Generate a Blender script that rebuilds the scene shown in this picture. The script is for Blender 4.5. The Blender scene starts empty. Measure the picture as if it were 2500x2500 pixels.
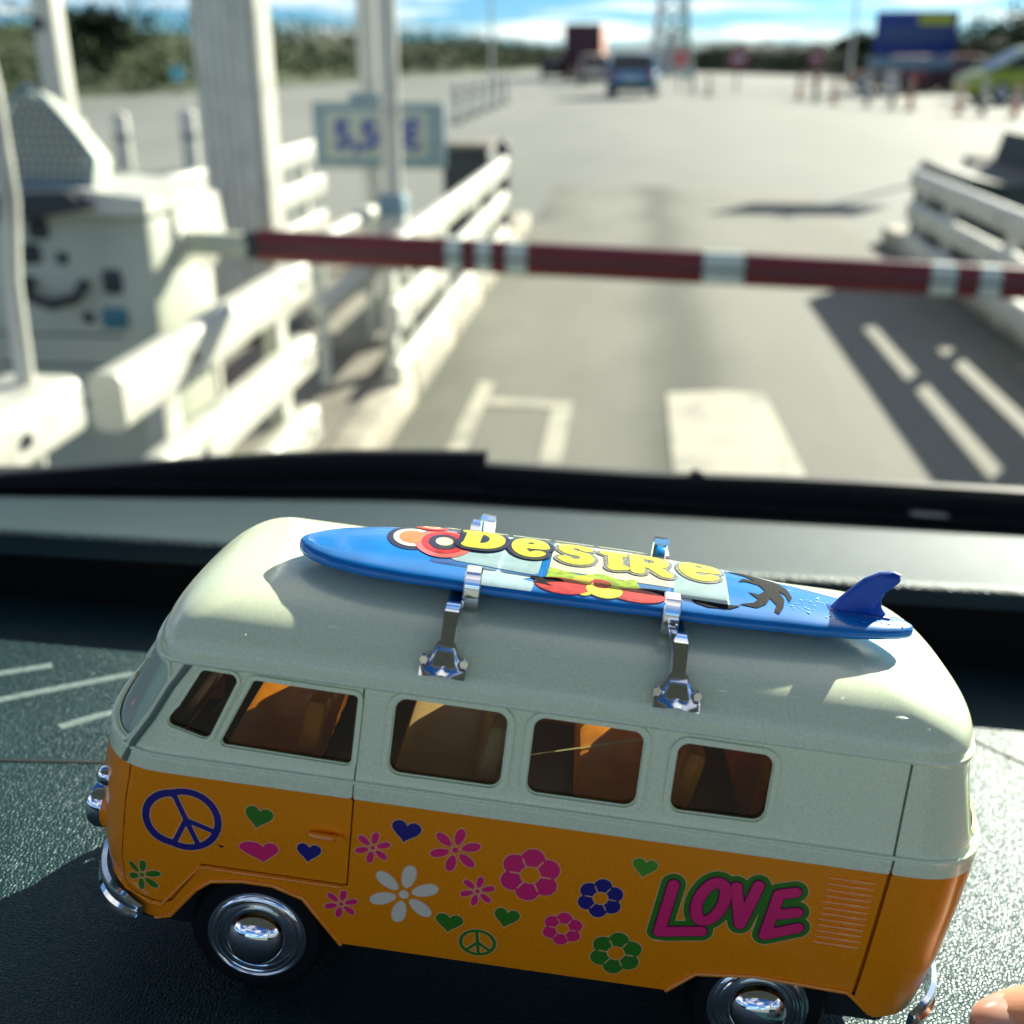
import bpy, bmesh, math, random
import numpy as np
from mathutils import Matrix, Vector, noise as mnoise
R = math.radians
random.seed(7); rng = np.random.default_rng(7)
scene = bpy.context.scene
COL = scene.collection

# ------------------------------------------------------------------ camera, sky, sun, exposure
CAM = (0.0, 0.0, 1.25)
cam_d = bpy.data.cameras.new('camera'); cam = bpy.data.objects.new('camera', cam_d); COL.objects.link(cam)
cam.location = CAM
cam.rotation_euler = (R(90 - 22.258), 0, R(6.0))
cam_d.sensor_width = 36.0; cam_d.lens = 38.88
cam_d.clip_start = 0.01; cam_d.clip_end = 6000
cam_d.dof.use_dof = True; cam_d.dof.focus_distance = 0.168; cam_d.dof.aperture_fstop = 18.5; cam_d.dof.aperture_blades = 0
scene.camera = cam
SUN_AZ, SUN_EL = 31.0, 21.0
SKY_X, SKY_Y = 11.3, 9.1
world = bpy.data.worlds.new('World'); scene.world = world; world.use_nodes = True
wt = world.node_tree; wt.nodes.clear()
def wn(t, **k):
    n = wt.nodes.new(t)
    for a, b in k.items(): setattr(n, a, b)
    return n
w_out = wn('ShaderNodeOutputWorld'); w_bg = wn('ShaderNodeBackground'); w_bg.inputs['Strength'].default_value = 0.05
w_sky = wn('ShaderNodeTexSky', sky_type='NISHITA', sun_disc=False, sun_elevation=R(SUN_EL), sun_rotation=R(SUN_AZ))
w_sky.air_density = 0.8; w_sky.dust_density = 0.3; w_sky.ozone_density = 2.5
# streaky fair-weather clouds, laid out over the whole dome on a flat cloud deck
w_tc = wn('ShaderNodeTexCoord'); w_sep = wn('ShaderNodeSeparateXYZ'); wt.links.new(w_tc.outputs['Generated'], w_sep.inputs[0])
w_h = wn('ShaderNodeMath', operation='MAXIMUM'); wt.links.new(w_sep.outputs['Z'], w_h.inputs[0]); w_h.inputs[1].default_value = 0.0
w_h2 = wn('ShaderNodeMath', operation='ADD'); wt.links.new(w_h.outputs[0], w_h2.inputs[0]); w_h2.inputs[1].default_value = 0.07
w_dx = wn('ShaderNodeMath', operation='DIVIDE'); wt.links.new(w_sep.outputs['X'], w_dx.inputs[0]); wt.links.new(w_h2.outputs[0], w_dx.inputs[1])
w_dy = wn('ShaderNodeMath', operation='DIVIDE'); wt.links.new(w_sep.outputs['Y'], w_dy.inputs[0]); wt.links.new(w_h2.outputs[0], w_dy.inputs[1])
w_cmb = wn('ShaderNodeCombineXYZ'); wt.links.new(w_dx.outputs[0], w_cmb.inputs[0]); wt.links.new(w_dy.outputs[0], w_cmb.inputs[1])
w_ns = wn('ShaderNodeTexNoise'); w_ns.inputs['Scale'].default_value = 0.62; w_ns.inputs['Detail'].default_value = 7; w_ns.inputs['Roughness'].default_value = 0.6
w_map = wn('ShaderNodeMapping'); w_map.inputs['Location'].default_value = (SKY_X, SKY_Y, 0); wt.links.new(w_cmb.outputs[0], w_map.inputs[0]); wt.links.new(w_map.outputs[0], w_ns.inputs['Vector'])
w_rmp = wn('ShaderNodeValToRGB'); w_rmp.color_ramp.elements[0].position = 0.47; w_rmp.color_ramp.elements[1].position = 0.74
wt.links.new(w_ns.outputs['Fac'], w_rmp.inputs[0])
w_mix = wn('ShaderNodeMixRGB'); w_mix.inputs[2].default_value = (17.0, 15.8, 13.2, 1)
wt.links.new(w_rmp.outputs[0], w_mix.inputs[0]); w_tint = wn('ShaderNodeMixRGB', blend_type='MULTIPLY'); w_tint.inputs[0].default_value = 1.0; w_tint.inputs[2].default_value = (.30, .62, .98, 1)
wt.links.new(w_sky.outputs[0], w_tint.inputs[1]); wt.links.new(w_tint.outputs[0], w_mix.inputs[1])
wt.links.new(w_mix.outputs[0], w_bg.inputs[0]); wt.links.new(w_bg.outputs[0], w_out.inputs[0])
sun_d = bpy.data.lights.new('sun', 'SUN'); sun = bpy.data.objects.new('sun', sun_d); COL.objects.link(sun)
sun_d.energy = 5.0; sun_d.angle = R(0.5); sun_d.color = (1.0, 0.95, 0.78)
_sv = Vector((math.sin(R(SUN_AZ)) * math.cos(R(SUN_EL)), math.cos(R(SUN_AZ)) * math.cos(R(SUN_EL)), math.sin(R(SUN_EL))))
sun.rotation_euler = _sv.to_track_quat('Z', 'Y').to_euler()
sun.location = (8, 12, 9)
vs = scene.view_settings; vs.view_transform = 'Standard'; vs.look = 'None'; vs.exposure = 1.38; vs.gamma = 1.0; vs.use_curve_mapping = False
scene.cycles.use_denoising = True
scene.cycles.max_bounces = 10; scene.cycles.transparent_max_bounces = 24
scene.cycles.caustics_reflective = False; scene.cycles.caustics_refractive = False
scene.cycles.sample_clamp_indirect = 6.0

# ------------------------------------------------------------------ helpers: materials
def mat(name, col, rough=0.5, metal=0.0, var=0.0, vscale=20.0, bump=0.0, bscale=200.0, spec=0.5, coat=0.0, col2=None, rvar=0.0, dist=0.001, emit=None, voronoi=False, detail=5.0, ramp=(0.35, 0.65)):
    m = bpy.data.materials.new(name); m.use_nodes = True
    nt = m.node_tree; b = nt.nodes['Principled BSDF']
    b.inputs['Base Color'].default_value = (*col, 1); b.inputs['Roughness'].default_value = rough; b.inputs['Metallic'].default_value = metal
    b.inputs['Specular IOR Level'].default_value = spec; b.inputs['Coat Weight'].default_value = coat; b.inputs['Coat Roughness'].default_value = 0.08
    tc = nt.nodes.new('ShaderNodeTexCoord')
    if var or col2:
        n = nt.nodes.new('ShaderNodeTexNoise'); n.inputs['Scale'].default_value = vscale; n.inputs['Detail'].default_value = detail
        nt.links.new(tc.outputs['Object'], n.inputs['Vector'])
        r = nt.nodes.new('ShaderNodeValToRGB'); r.color_ramp.elements[0].position = ramp[0]; r.color_ramp.elements[1].position = ramp[1]
        nt.links.new(n.outputs['Fac'], r.inputs[0])
        c2 = col2 if col2 else tuple(min(1, c * (1 + var)) for c in col); c1 = col if col2 else tuple(c * (1 - var) for c in col)
        r.color_ramp.elements[0].color = (*c1, 1); r.color_ramp.elements[1].color = (*c2, 1)
        nt.links.new(r.outputs[0], b.inputs['Base Color'])
        if rvar:
            mr = nt.nodes.new('ShaderNodeMapRange'); mr.inputs['To Min'].default_value = max(0, rough - rvar); mr.inputs['To Max'].default_value = min(1, rough + rvar)
            nt.links.new(n.outputs['Fac'], mr.inputs['Value']); nt.links.new(mr.outputs[0], b.inputs['Roughness'])
    if bump:
        if voronoi:
            n2 = nt.nodes.new('ShaderNodeTexVoronoi'); n2.feature = 'F1'; n2.inputs['Scale'].default_value = bscale; o = n2.outputs['Distance']
        else:
            n2 = nt.nodes.new('ShaderNodeTexNoise'); n2.inputs['Scale'].default_value = bscale; n2.inputs['Detail'].default_value = 3; o = n2.outputs['Fac']
        nt.links.new(tc.outputs['Object'], n2.inputs['Vector'])
        bp = nt.nodes.new('ShaderNodeBump'); bp.inputs['Strength'].default_value = bump; bp.inputs['Distance'].default_value = dist
        nt.links.new(o, bp.inputs['Height']); nt.links.new(bp.outputs[0], b.inputs['Normal'])
    if emit:
        b.inputs['Emission Color'].default_value = (*emit[0], 1); b.inputs['Emission Strength'].default_value = emit[1]
    return m
def glass_mat(name, tint, refl=0.06, rough=0.02):
    """thin see-through pane: tinted pass-through plus a Fresnel reflection"""
    m = bpy.data.materials.new(name); m.use_nodes = True; nt = m.node_tree; nt.nodes.clear()
    o = nt.nodes.new('ShaderNodeOutputMaterial'); mx = nt.nodes.new('ShaderNodeMixShader')
    t = nt.nodes.new('ShaderNodeBsdfTransparent'); t.inputs[0].default_value = (*tint, 1)
    g = nt.nodes.new('ShaderNodeBsdfGlossy'); g.inputs['Roughness'].default_value = rough
    lw = nt.nodes.new('ShaderNodeLayerWeight'); lw.inputs['Blend'].default_value = refl
    nt.links.new(lw.outputs['Fresnel'], mx.inputs[0]); nt.links.new(t.outputs[0], mx.inputs[1]); nt.links.new(g.outputs[0], mx.inputs[2]); nt.links.new(mx.outputs[0], o.inputs[0])
    return m

# ------------------------------------------------------------------ helpers: objects and meshes
def tag(o, label=None, cat=None, group=None, kind=None):
    if label: o['label'] = label
    if cat: o['category'] = cat
    if group: o['group'] = group
    if kind: o['kind'] = kind
    return o
def empty(name, loc=(0, 0, 0), rz=0.0, label=None, cat=None, group=None):
    o = bpy.data.objects.new(name, None); COL.objects.link(o); o.location = loc; o.rotation_euler = (0, 0, rz); o.empty_display_size = 0.05
    return tag(o, label, cat, group)
def link(name, me, parent=None):
    o = bpy.data.objects.new(name, me); COL.objects.link(o); o.parent = parent
    return o
def mesh(name, verts, faces, m, parent=None, smooth=True, angle=35, scale=1.0, mats=None, fm=None):
    me = bpy.data.meshes.new(name)
    v = np.asarray(verts, float) * scale
    me.from_pydata([tuple(p) for p in v], [], faces)
    for mm in (mats or [m]): me.materials.append(mm)
    if fm is not None:
        for i, p in enumerate(me.polygons): p.material_index = fm[i]
    if smooth:
        me.polygons.foreach_set('use_smooth', [True] * len(me.polygons)); me.set_sharp_from_angle(angle=R(angle))
    me.update()
    return link(name, me, parent)
def copy_tree(o, parent=None):
    c = o.copy(); COL.objects.link(c); c.parent = parent
    for ch in list(o.children): copy_tree(ch, c)
    return c
class MB:
    def __init__(s): s.v = []; s.f = []
    def add(s, v, f):
        b = len(s.v); s.v += [tuple(map(float, p)) for p in v]; s.f += [tuple(b + i for i in q) for q in f]; return s
    def box(s, c, d, bev=0.0, rot=None, seg=2):
        bm = bmesh.new(); bmesh.ops.create_cube(bm, size=1)
        for v in bm.verts: v.co = Vector((v.co.x * d[0], v.co.y * d[1], v.co.z * d[2]))
        if bev: bmesh.ops.bevel(bm, geom=list(bm.edges), offset=min(bev, min(d) * .49), segments=seg, profile=.5, affect='EDGES')
        M = Matrix.Translation(Vector(c)) @ (rot.to_4x4() if rot else Matrix.Identity(4))
        bm.verts.index_update()
        s.add([M @ v.co for v in bm.verts], [[v.index for v in f.verts] for f in bm.faces]); bm.free(); return s
    def tube(s, pts, r, n=10, cap=True):
        pts = [Vector(p) for p in pts]; rs = r if hasattr(r, '__len__') else [r] * len(pts)
        rings = []; up = None
        for i, p in enumerate(pts):
            t = (pts[min(i + 1, len(pts) - 1)] - pts[max(i - 1, 0)]).normalized()
            if up is None: up = t.orthogonal().normalized()
            up = (up - t * up.dot(t)).normalized(); w = t.cross(up)
            rings.append([p + (up * math.cos(a) + w * math.sin(a)) * rs[i] for a in [2 * math.pi * k / n for k in range(n)]])
        return s.loft(rings, cap)
    def loft(s, rings, cap=True, closed=True):
        n = len(rings[0]); v = [p for r in rings for p in r]; f = []
        for i in range(len(rings) - 1):
            for k in range(n if closed else n - 1):
                a = i * n + k; b = i * n + (k + 1) % n; f.append((a, b, b + n, a + n))
        if cap:
            f.append(tuple(reversed(range(n)))); f.append(tuple((len(rings) - 1) * n + k for k in range(n)))
        return s.add(v, f)
    def prism(s, poly, axis, a, b):
        """2-D polygon extruded along an axis ('x','y','z') from a to b"""
        def P3(p, t): return {'x': (t, p[0], p[1]), 'y': (p[0], t, p[1]), 'z': (p[0], p[1], t)}[axis]
        return s.loft([[P3(p, a) for p in poly], [P3(p, b) for p in poly]])
    def lathe(s, prof, n=24, axis='z', c=(0, 0, 0)):
        rings = []
        for r, h in prof:
            ring = []
            for k in range(n):
                a = 2 * math.pi * k / n; x, y = r * math.cos(a), r * math.sin(a)
                ring.append({'z': (c[0] + x, c[1] + y, c[2] + h), 'y': (c[0] + x, c[1] + h, c[2] + y), 'x': (c[0] + h, c[1] + x, c[2] + y)}[axis])
            rings.append(ring)
        return s.loft(rings)
    def build(s, name, m, parent=None, smooth=True, angle=35, scale=1.0):
        o = mesh(name, s.v, s.f, m, parent, smooth, angle, scale)
        bm = bmesh.new(); bm.from_mesh(o.data); bmesh.ops.recalc_face_normals(bm, faces=bm.faces); bm.to_mesh(o.data); bm.free()
        return o
def rrect(w, h, r, n=4):
    """rounded rectangle polygon centred on the origin"""
    o = []
    for cx, cy, a0 in ((w / 2 - r, h / 2 - r, 0), (-w / 2 + r, h / 2 - r, 90), (-w / 2 + r, -h / 2 + r, 180), (w / 2 - r, -h / 2 + r, 270)):
        for k in range(n + 1):
            a = R(a0 + 90 * k / n); o.append((cx + r * math.cos(a), cy + r * math.sin(a)))
    return o

# ------------------------------------------------------------------ helpers: signed distances and trimmed surfaces
def sd_poly(U, V, pts):
    pts = np.asarray(pts, float); d = np.full(U.shape, 1e9); ins = np.zeros(U.shape, bool)
    n = len(pts)
    for i in range(n):
        ax, ay = pts[i]; bx, by = pts[(i + 1) % n]
        d = np.minimum(d, sd_seg(U, V, (ax, ay), (bx, by)))
        if ay != by:
            c = ((V >= min(ay, by)) & (V < max(ay, by)))
            xi = ax + (V - ay) / (by - ay) * (bx - ax); ins ^= c & (U < xi)
    return np.where(ins, -d, d)
def sd_seg(U, V, a, b):
    ax, ay = a; bx, by = b; dx, dy = bx - ax, by - ay; L = dx * dx + dy * dy + 1e-12
    t = np.clip(((U - ax) * dx + (V - ay) * dy) / L, 0, 1)
    return np.hypot(U - ax - t * dx, V - ay - t * dy)
def sd_line(U, V, pts):
    d = np.full(U.shape, 1e9)
    for a, b in zip(pts[:-1], pts[1:]): d = np.minimum(d, sd_seg(U, V, a, b))
    return d
def inset(pts, r):
    pts = [np.array(p, float) for p in pts]; n = len(pts)
    area = sum(pts[i][0] * pts[(i + 1) % n][1] - pts[(i + 1) % n][0] * pts[i][1] for i in range(n))
    if area < 0: pts = pts[::-1]
    o = []
    for i in range(n):
        a, b, c = pts[i - 1], pts[i], pts[(i + 1) % n]
        d1 = (b - a) / np.linalg.norm(b - a); d2 = (c - b) / np.linalg.norm(c - b)
        n1 = np.array([-d1[1], d1[0]]); n2 = np.array([-d2[1], d2[0]])
        k = (n1 + n2); k = k / max(1e-6, (k @ n1)); o.append(b + k * r)
    return o
def sd_round(U, V, pts, r): return sd_poly(U, V, inset(pts, r)) - r
def trim(Sf, sdf, u0, u1, nu, v0, v1, nv):
    """grid over (u,v), kept where sdf<0 with interpolated edges, mapped to space by Sf"""
    us = np.linspace(u0, u1, nu + 1); vv = np.linspace(v0, v1, nv + 1)
    U, V = np.meshgrid(us, vv, indexing='ij'); D = sdf(U, V); D = np.where(np.abs(D) < 1e-7, 1e-7, D)
    uv = []; idx = {}; faces = []
    def vert(key, p):
        if key not in idx: idx[key] = len(uv); uv.append(p)
        return idx[key]
    inside = D < 0
    cell_any = inside[:-1, :-1] | inside[1:, :-1] | inside[1:, 1:] | inside[:-1, 1:]
    for i, j in zip(*np.nonzero(cell_any)):
        cs = ((i, j), (i + 1, j), (i + 1, j + 1), (i, j + 1)); poly = []
        for k in range(4):
            a, b = cs[k], cs[(k + 1) % 4]; da, db = D[a], D[b]
            if da < 0: poly.append(vert(a, (U[a], V[a])))
            if (da < 0) != (db < 0):
                t = da / (da - db); key = (a, b) if a < b else (b, a)
                poly.append(vert(key, (U[a] + (U[b] - U[a]) * t, V[a] + (V[b] - V[a]) * t)))
        if len(poly) >= 3: faces.append(tuple(poly))
    uv = np.array(uv) if uv else np.zeros((0, 2))
    return Sf(uv[:, 0], uv[:, 1]), faces
def solid(o, t, offset=-1.0, bevel=0.0):
    """turn a sheet into a solid of thickness t (applied)"""
    md = o.modifiers.new('s', 'SOLIDIFY'); md.thickness = t; md.offset = offset; md.use_even_offset = True; md.thickness_clamp = 1.0
    if bevel:
        b = o.modifiers.new('b', 'BEVEL'); b.width = bevel; b.segments = 2; b.limit_method = 'ANGLE'; b.angle_limit = R(50)
    dg = bpy.context.evaluated_depsgraph_get(); dg.update()
    me = bpy.data.meshes.new_from_object(o.evaluated_get(dg)); o.modifiers.clear(); old = o.data; o.data = me; bpy.data.meshes.remove(old)
    me.polygons.foreach_set('use_smooth', [True] * len(me.polygons)); me.set_sharp_from_angle(angle=R(35)); me.update()
    return o

# ------------------------------------------------------------------ large structure 1: the car the picture is taken from
S32 = 1 / 32.0                                             # the toy is 1:32; toy and dashboard are drawn in full-size van metres
TOY = Matrix(((0.9929493, -0.0413781, 0.1110832, -0.0162817), (0.0321676, 0.9959915, 0.0834634, 0.1491047), (-0.1140915, -0.0793016, 0.9903001, 1.112516), (0, 0, 0, 1)))
def dash_mat(name, base, hi, rough, cell=1900.0):
    """grained soft-touch plastic: pebble relief over a fine noise"""
    m = bpy.data.materials.new(name); m.use_nodes = True; nt = m.node_tree; b = nt.nodes['Principled BSDF']
    tc = nt.nodes.new('ShaderNodeTexCoord')
    vo = nt.nodes.new('ShaderNodeTexVoronoi'); vo.feature = 'DISTANCE_TO_EDGE'; vo.inputs['Scale'].default_value = cell
    nz = nt.nodes.new('ShaderNodeTexNoise'); nz.inputs['Scale'].default_value = cell * .9; nz.inputs['Detail'].default_value = 3
    wz = nt.nodes.new('ShaderNodeTexNoise'); wz.inputs['Scale'].default_value = cell * .35; wz.inputs['Detail'].default_value = 2
    va = nt.nodes.new('ShaderNodeVectorMath'); va.operation = 'MULTIPLY_ADD'; va.inputs[1].default_value = (.0006,) * 3
    nt.links.new(tc.outputs['Object'], wz.inputs['Vector']); nt.links.new(wz.outputs['Color'], va.inputs[0]); nt.links.new(tc.outputs['Object'], va.inputs[2])
    nt.links.new(va.outputs[0], vo.inputs['Vector']); nt.links.new(tc.outputs['Object'], nz.inputs['Vector'])
    mr = nt.nodes.new('ShaderNodeMapRange'); mr.inputs['From Max'].default_value = .22; nt.links.new(vo.outputs['Distance'], mr.inputs['Value'])
    ad = nt.nodes.new('ShaderNodeMath'); ad.operation = 'MULTIPLY_ADD'; ad.inputs[1].default_value = .45
    nt.links.new(nz.outputs['Fac'], ad.inputs[0]); nt.links.new(mr.outputs[0], ad.inputs[2])
    bp = nt.nodes.new('ShaderNodeBump'); bp.inputs['Strength'].default_value = .55; bp.inputs['Distance'].default_value = .00024
    nt.links.new(ad.outputs[0], bp.inputs['Height']); nt.links.new(bp.outputs[0], b.inputs['Normal'])
    big = nt.nodes.new('ShaderNodeTexNoise'); big.inputs['Scale'].default_value = 45; big.inputs['Detail'].default_value = 6; nt.links.new(tc.outputs['Object'], big.inputs['Vector'])
    rp = nt.nodes.new('ShaderNodeValToRGB'); rp.color_ramp.elements[0].position = .35; rp.color_ramp.elements[1].position = .7
    rp.color_ramp.elements[0].color = (*base, 1); rp.color_ramp.elements[1].color = (*hi, 1)
    nt.links.new(big.outputs['Fac'], rp.inputs[0]); nt.links.new(rp.outputs[0], b.inputs['Base Color'])
    b.inputs['Roughness'].default_value = rough; b.inputs['Specular IOR Level'].default_value = .40; b.inputs['Specular Tint'].default_value = (.62, .90, .96, 1)
    return m
M_DASH = dash_mat('dash_grain', (.004, .022, .026), (.008, .034, .037), .43, 1500.0)
M_PAD = dash_mat('dash_pad_grain', (.005, .016, .019), (.008, .024, .027), .55, 650.0)
M_BLACKTRIM = mat('black_trim', (.003, .006, .009), .75, bump=.2, bscale=900, dist=.0003)
M_RUBBER = mat('wiper_rubber', (.006, .009, .013), .6)
M_WIPER = mat('wiper_black_paint', (.003, .006, .010), .6, spec=.3)
M_SEAM = mat('seam_dark', (.006, .012, .014), .8)
M_STREAK = mat('painted_light_streak', (.16, .22, .21), .5, var=.25, vscale=900)
M_SCREEN = glass_mat('windscreen_glass', (.97, .985, .98), .02, .0)
M_LINER = mat('headliner', (.30, .31, .29), .95, var=.1, vscale=60)
M_NOZZLE = mat('grey_plastic_nozzle', (.20, .22, .21), .35)

car = empty('car', label='dark car interior with grained dashboard and wiper, seen from the driver seat', cat='car')
car.matrix_world = TOY
def lip(x): return 3.73 + .1437 * x, .69 + .0276 * x
xs_ = np.linspace(-22, 22, 23); ts_ = list(np.linspace(0, 1, 14)); dv = []
for x in xs_:
    for y in (-7, -6.2, -5.4, -4.8, -4.3, -3.9, -3.5, -3.2): dv.append((x, y, -(abs(y + 3.0) ** 1.7) * .5))
    for t in ts_: dv.append((x, -3.0 + (lip(x)[0] + .17 + 3.0) * t, 0.0))
nr = 8 + len(ts_); dash = mesh('dashboard', dv, [(i * nr + j, (i + 1) * nr + j, (i + 1) * nr + j + 1, i * nr + j + 1) for i in range(len(xs_) - 1) for j in range(nr - 1)], M_DASH, car, scale=S32)
def z12(x): return float(np.interp(x, [-22, -9.08, -2.24, 1.08, 6.28, 22], [-4.3, -2.52, -1.62, -1.36, -.92, .4]))
ps = []
xs = np.linspace(-22, 22, 45)
for x in xs:
    ly, lz = lip(x); zb = z12(x)
    ring = []
    for a in (0, 20, 40, 60, 75, 90): ring.append((x, ly + .16 - .16 * math.cos(R(a)), lz - .16 + .16 * math.sin(R(a))))
    for t in (.08, .2, .35, .5, .65, .8, .92, 1.0):
        yy = ly + .16 + (12.25 - ly - .16) * t; zz = lz + (zb - lz) * t - .18 * math.sin(t * math.pi)
        ring.append((x, yy, zz))
    ps.append(ring)
M_FASCIA = mat('shaded_fascia', (.0025, .005, .007), .8, spec=.12, bump=.2, bscale=1500, dist=.0001)  # near-black base puts the wall's shade into its colour
mb = MB(); mb.loft([[(x, lip(x)[0] + .30, -.9), (x, lip(x)[0] + .10, -.1), (x, lip(x)[0] + .03, lip(x)[1] - .30), (x, lip(x)[0] + .02, lip(x)[1] - .14)] for x in xs], cap=False, closed=False); mb.build('fascia', M_FASCIA, car, scale=S32, angle=50)
mb = MB(); mb.loft(ps, cap=False, closed=False); pad = mb.build('dashboard_pad', M_PAD, car, scale=S32, angle=50)
# ridge moulded along the windscreen edge of the pad and the dark seams of the lower tray
mb = MB(); mb.tube([(x, 12.0, z12(x) + .05) for x in np.linspace(-20, 20, 30)], .10, 8); mb.build('defrost_trim', M_BLACKTRIM, car, scale=S32)
def strip(name, pts, w, h, m, par):
    mb = MB(); rings = []
    for i, p in enumerate(pts):
        a = np.array(pts[max(i - 1, 0)]); b = np.array(pts[min(i + 1, len(pts) - 1)]); t = (b - a) / np.linalg.norm(b - a); n = np.array([-t[1], t[0]]) * w / 2
        rings.append([(p[0] + n[0], p[1] + n[1], -.01), (p[0] + n[0] * .6, p[1] + n[1] * .6, h), (p[0] - n[0] * .6, p[1] - n[1] * .6, h), (p[0] - n[0], p[1] - n[1], -.01)])
    mb.loft(rings); return mb.build(name, m, par, scale=S32)
strip('seam', [(-9, -.3), (-5, .47), (-3.29, .83), (-2.69, .96), (0, 1.5), (3, 2.0)], .05, .006, M_SEAM, dash)
strip('seam', [(3.3, 3.2), (3.85, 2.68), (4.6, 1.95), (6, .4)], .06, .006, M_SEAM, dash)
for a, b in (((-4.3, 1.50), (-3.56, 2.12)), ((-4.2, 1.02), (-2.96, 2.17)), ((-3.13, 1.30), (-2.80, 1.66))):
    strip('light_streak', [a, ((a[0] + b[0]) / 2, (a[1] + b[1]) / 2 + .02), b], .10, .004, M_STREAK, dash)  # pale strips paint reflected light lines onto the tray
# windscreen: black border along the foot, clear glass above, leaning back over the dashboard
gx = np.linspace(-22, 22, 23)
def ws(x, t): return (x, 12.35 - 13.5 * t - .004 * x * x * .3, z12(x) * (1 - t) + 8.2 * t)
mb = MB(); mb.loft([[ws(x, t) for x in gx] for t in (.030, .1, .3, .5, .7, .9, 1.0)], cap=False, closed=False)
glass = mb.build('windscreen', M_SCREEN, car, scale=S32)
mb = MB(); mb.loft([[ws(x, t) for x in gx] for t in (-.05, .0, .030)], cap=False, closed=False); fr = mb.build('windscreen_border', M_BLACKTRIM, car, scale=S32); solid(fr, .05 * S32)
# cowl and wipers outside the glass
mb = MB(); mb.loft([[(x, 13.2, z12(x) - .10), (x, 13.2, z12(x) + .12), (x, 13.9, z12(x) + .06), (x, 14.4, z12(x) - .3)] for x in gx], cap=False, closed=False); mb.build('cowl', M_BLACKTRIM, car, scale=S32, angle=40)
wp = MB(); wx = np.linspace(-19, -1.12, 16)
def ztop_l(x): return np.interp(x, [-19, -9.6, -7.4, -5.1, -3.2, -1.1], [-4.7, -2.42, -1.95, -1.46, -1.13, -.87])
wp.loft([[(x, 13.0, ztop_l(x) - .62), (x, 12.9, ztop_l(x) - .14), (x, 12.95, ztop_l(x)), (x, 13.15, ztop_l(x)), (x, 13.2, ztop_l(x) - .5)] for x in wx])
wiper = wp.build('wiper', M_WIPER, car, scale=S32)
wb = MB(); wb.loft([[(x, 12.75, ztop_l(x) - .78), (x, 12.72, ztop_l(x) - .62), (x, 12.95, ztop_l(x) - .55), (x, 12.95, ztop_l(x) - .80)] for x in wx]); wb.build('wiper_blade', M_RUBBER, wiper, scale=S32)
wp = MB(); wx = np.linspace(-1.25, 20, 18)
def ztop_r(x): return np.interp(x, [-1.3, 1.5, 4.5, 7.6, 20], [-1.10, -.90, -.58, -.34, .5])
wp.loft([[(x, 13.0, ztop_r(x) - .62), (x, 12.9, ztop_r(x) - .12), (x, 12.95, ztop_r(x)), (x, 13.2, ztop_r(x)), (x, 13.25, ztop_r(x) - .5)] for x in wx])
wiper2 = wp.build('wiper', M_WIPER, car, scale=S32)
mb = MB(); mb.box((2.45, 13.05, ztop_r(2.45) + .03), (.22, .2, .12), .04); mb.build('wiper_clip', M_RUBBER, wiper2, scale=S32)
mb = MB(); mb.box((6.25, 12.6, ztop_r(6.25) - .42), (.62, .3, .12), .05, Matrix.Rotation(R(-4), 3, 'Y')); mb.box((6.3, 12.62, ztop_r(6.3) - .60), (.42, .26, .16), .05); mb.build('washer_nozzle', M_NOZZLE, car, scale=S32)
# roof over the driver, cut short behind to let more sky fill in, and the upper windscreen frame
mb = MB(); rr = []
for y, z in ((-1.15, 8.25), (-1.6, 8.9), (-3, 9.6), (-6, 10.4), (-9, 10.8), (-13, 11.0)): rr.append([(x, y, z - .012 * x * x * .35) for x in np.linspace(-19, 19, 13)])
mb.loft(rr, cap=False, closed=False); rf = mb.build('car_roof', M_LINER, car, scale=S32); solid(rf, .8 * S32, 1.0)
for sx in (-1, 1):
    mb = MB(); mb.tube([(sx * 21, 12.3, z12(sx * 21)), (sx * 20.3, 5.5, 3.6), (sx * 19, -1.2, 8.1)], [.9, 1.0, 1.1], 10); mb.build('pillar', M_LINER, car, scale=S32)

# doors and seats behind the camera close the cabin below the windows
M_SEATF = mat('dark_seat_fabric', (.018, .020, .024), .95, bump=.3, bscale=900, dist=.0004)
for sx in (-1, 1):
    mb = MB(); mb.box((sx * 22, -14, -5.5), (1.6, 46, 10), .4); mb.build('door_panel', M_SEATF, car, scale=S32)
    mb = MB(); mb.box((sx * 21, -27, 5.5), (1.5, 3.0, 10), .5, Matrix.Rotation(R(-6), 3, 'X')); mb.build('pillar', M_LINER, car, scale=S32)

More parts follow.
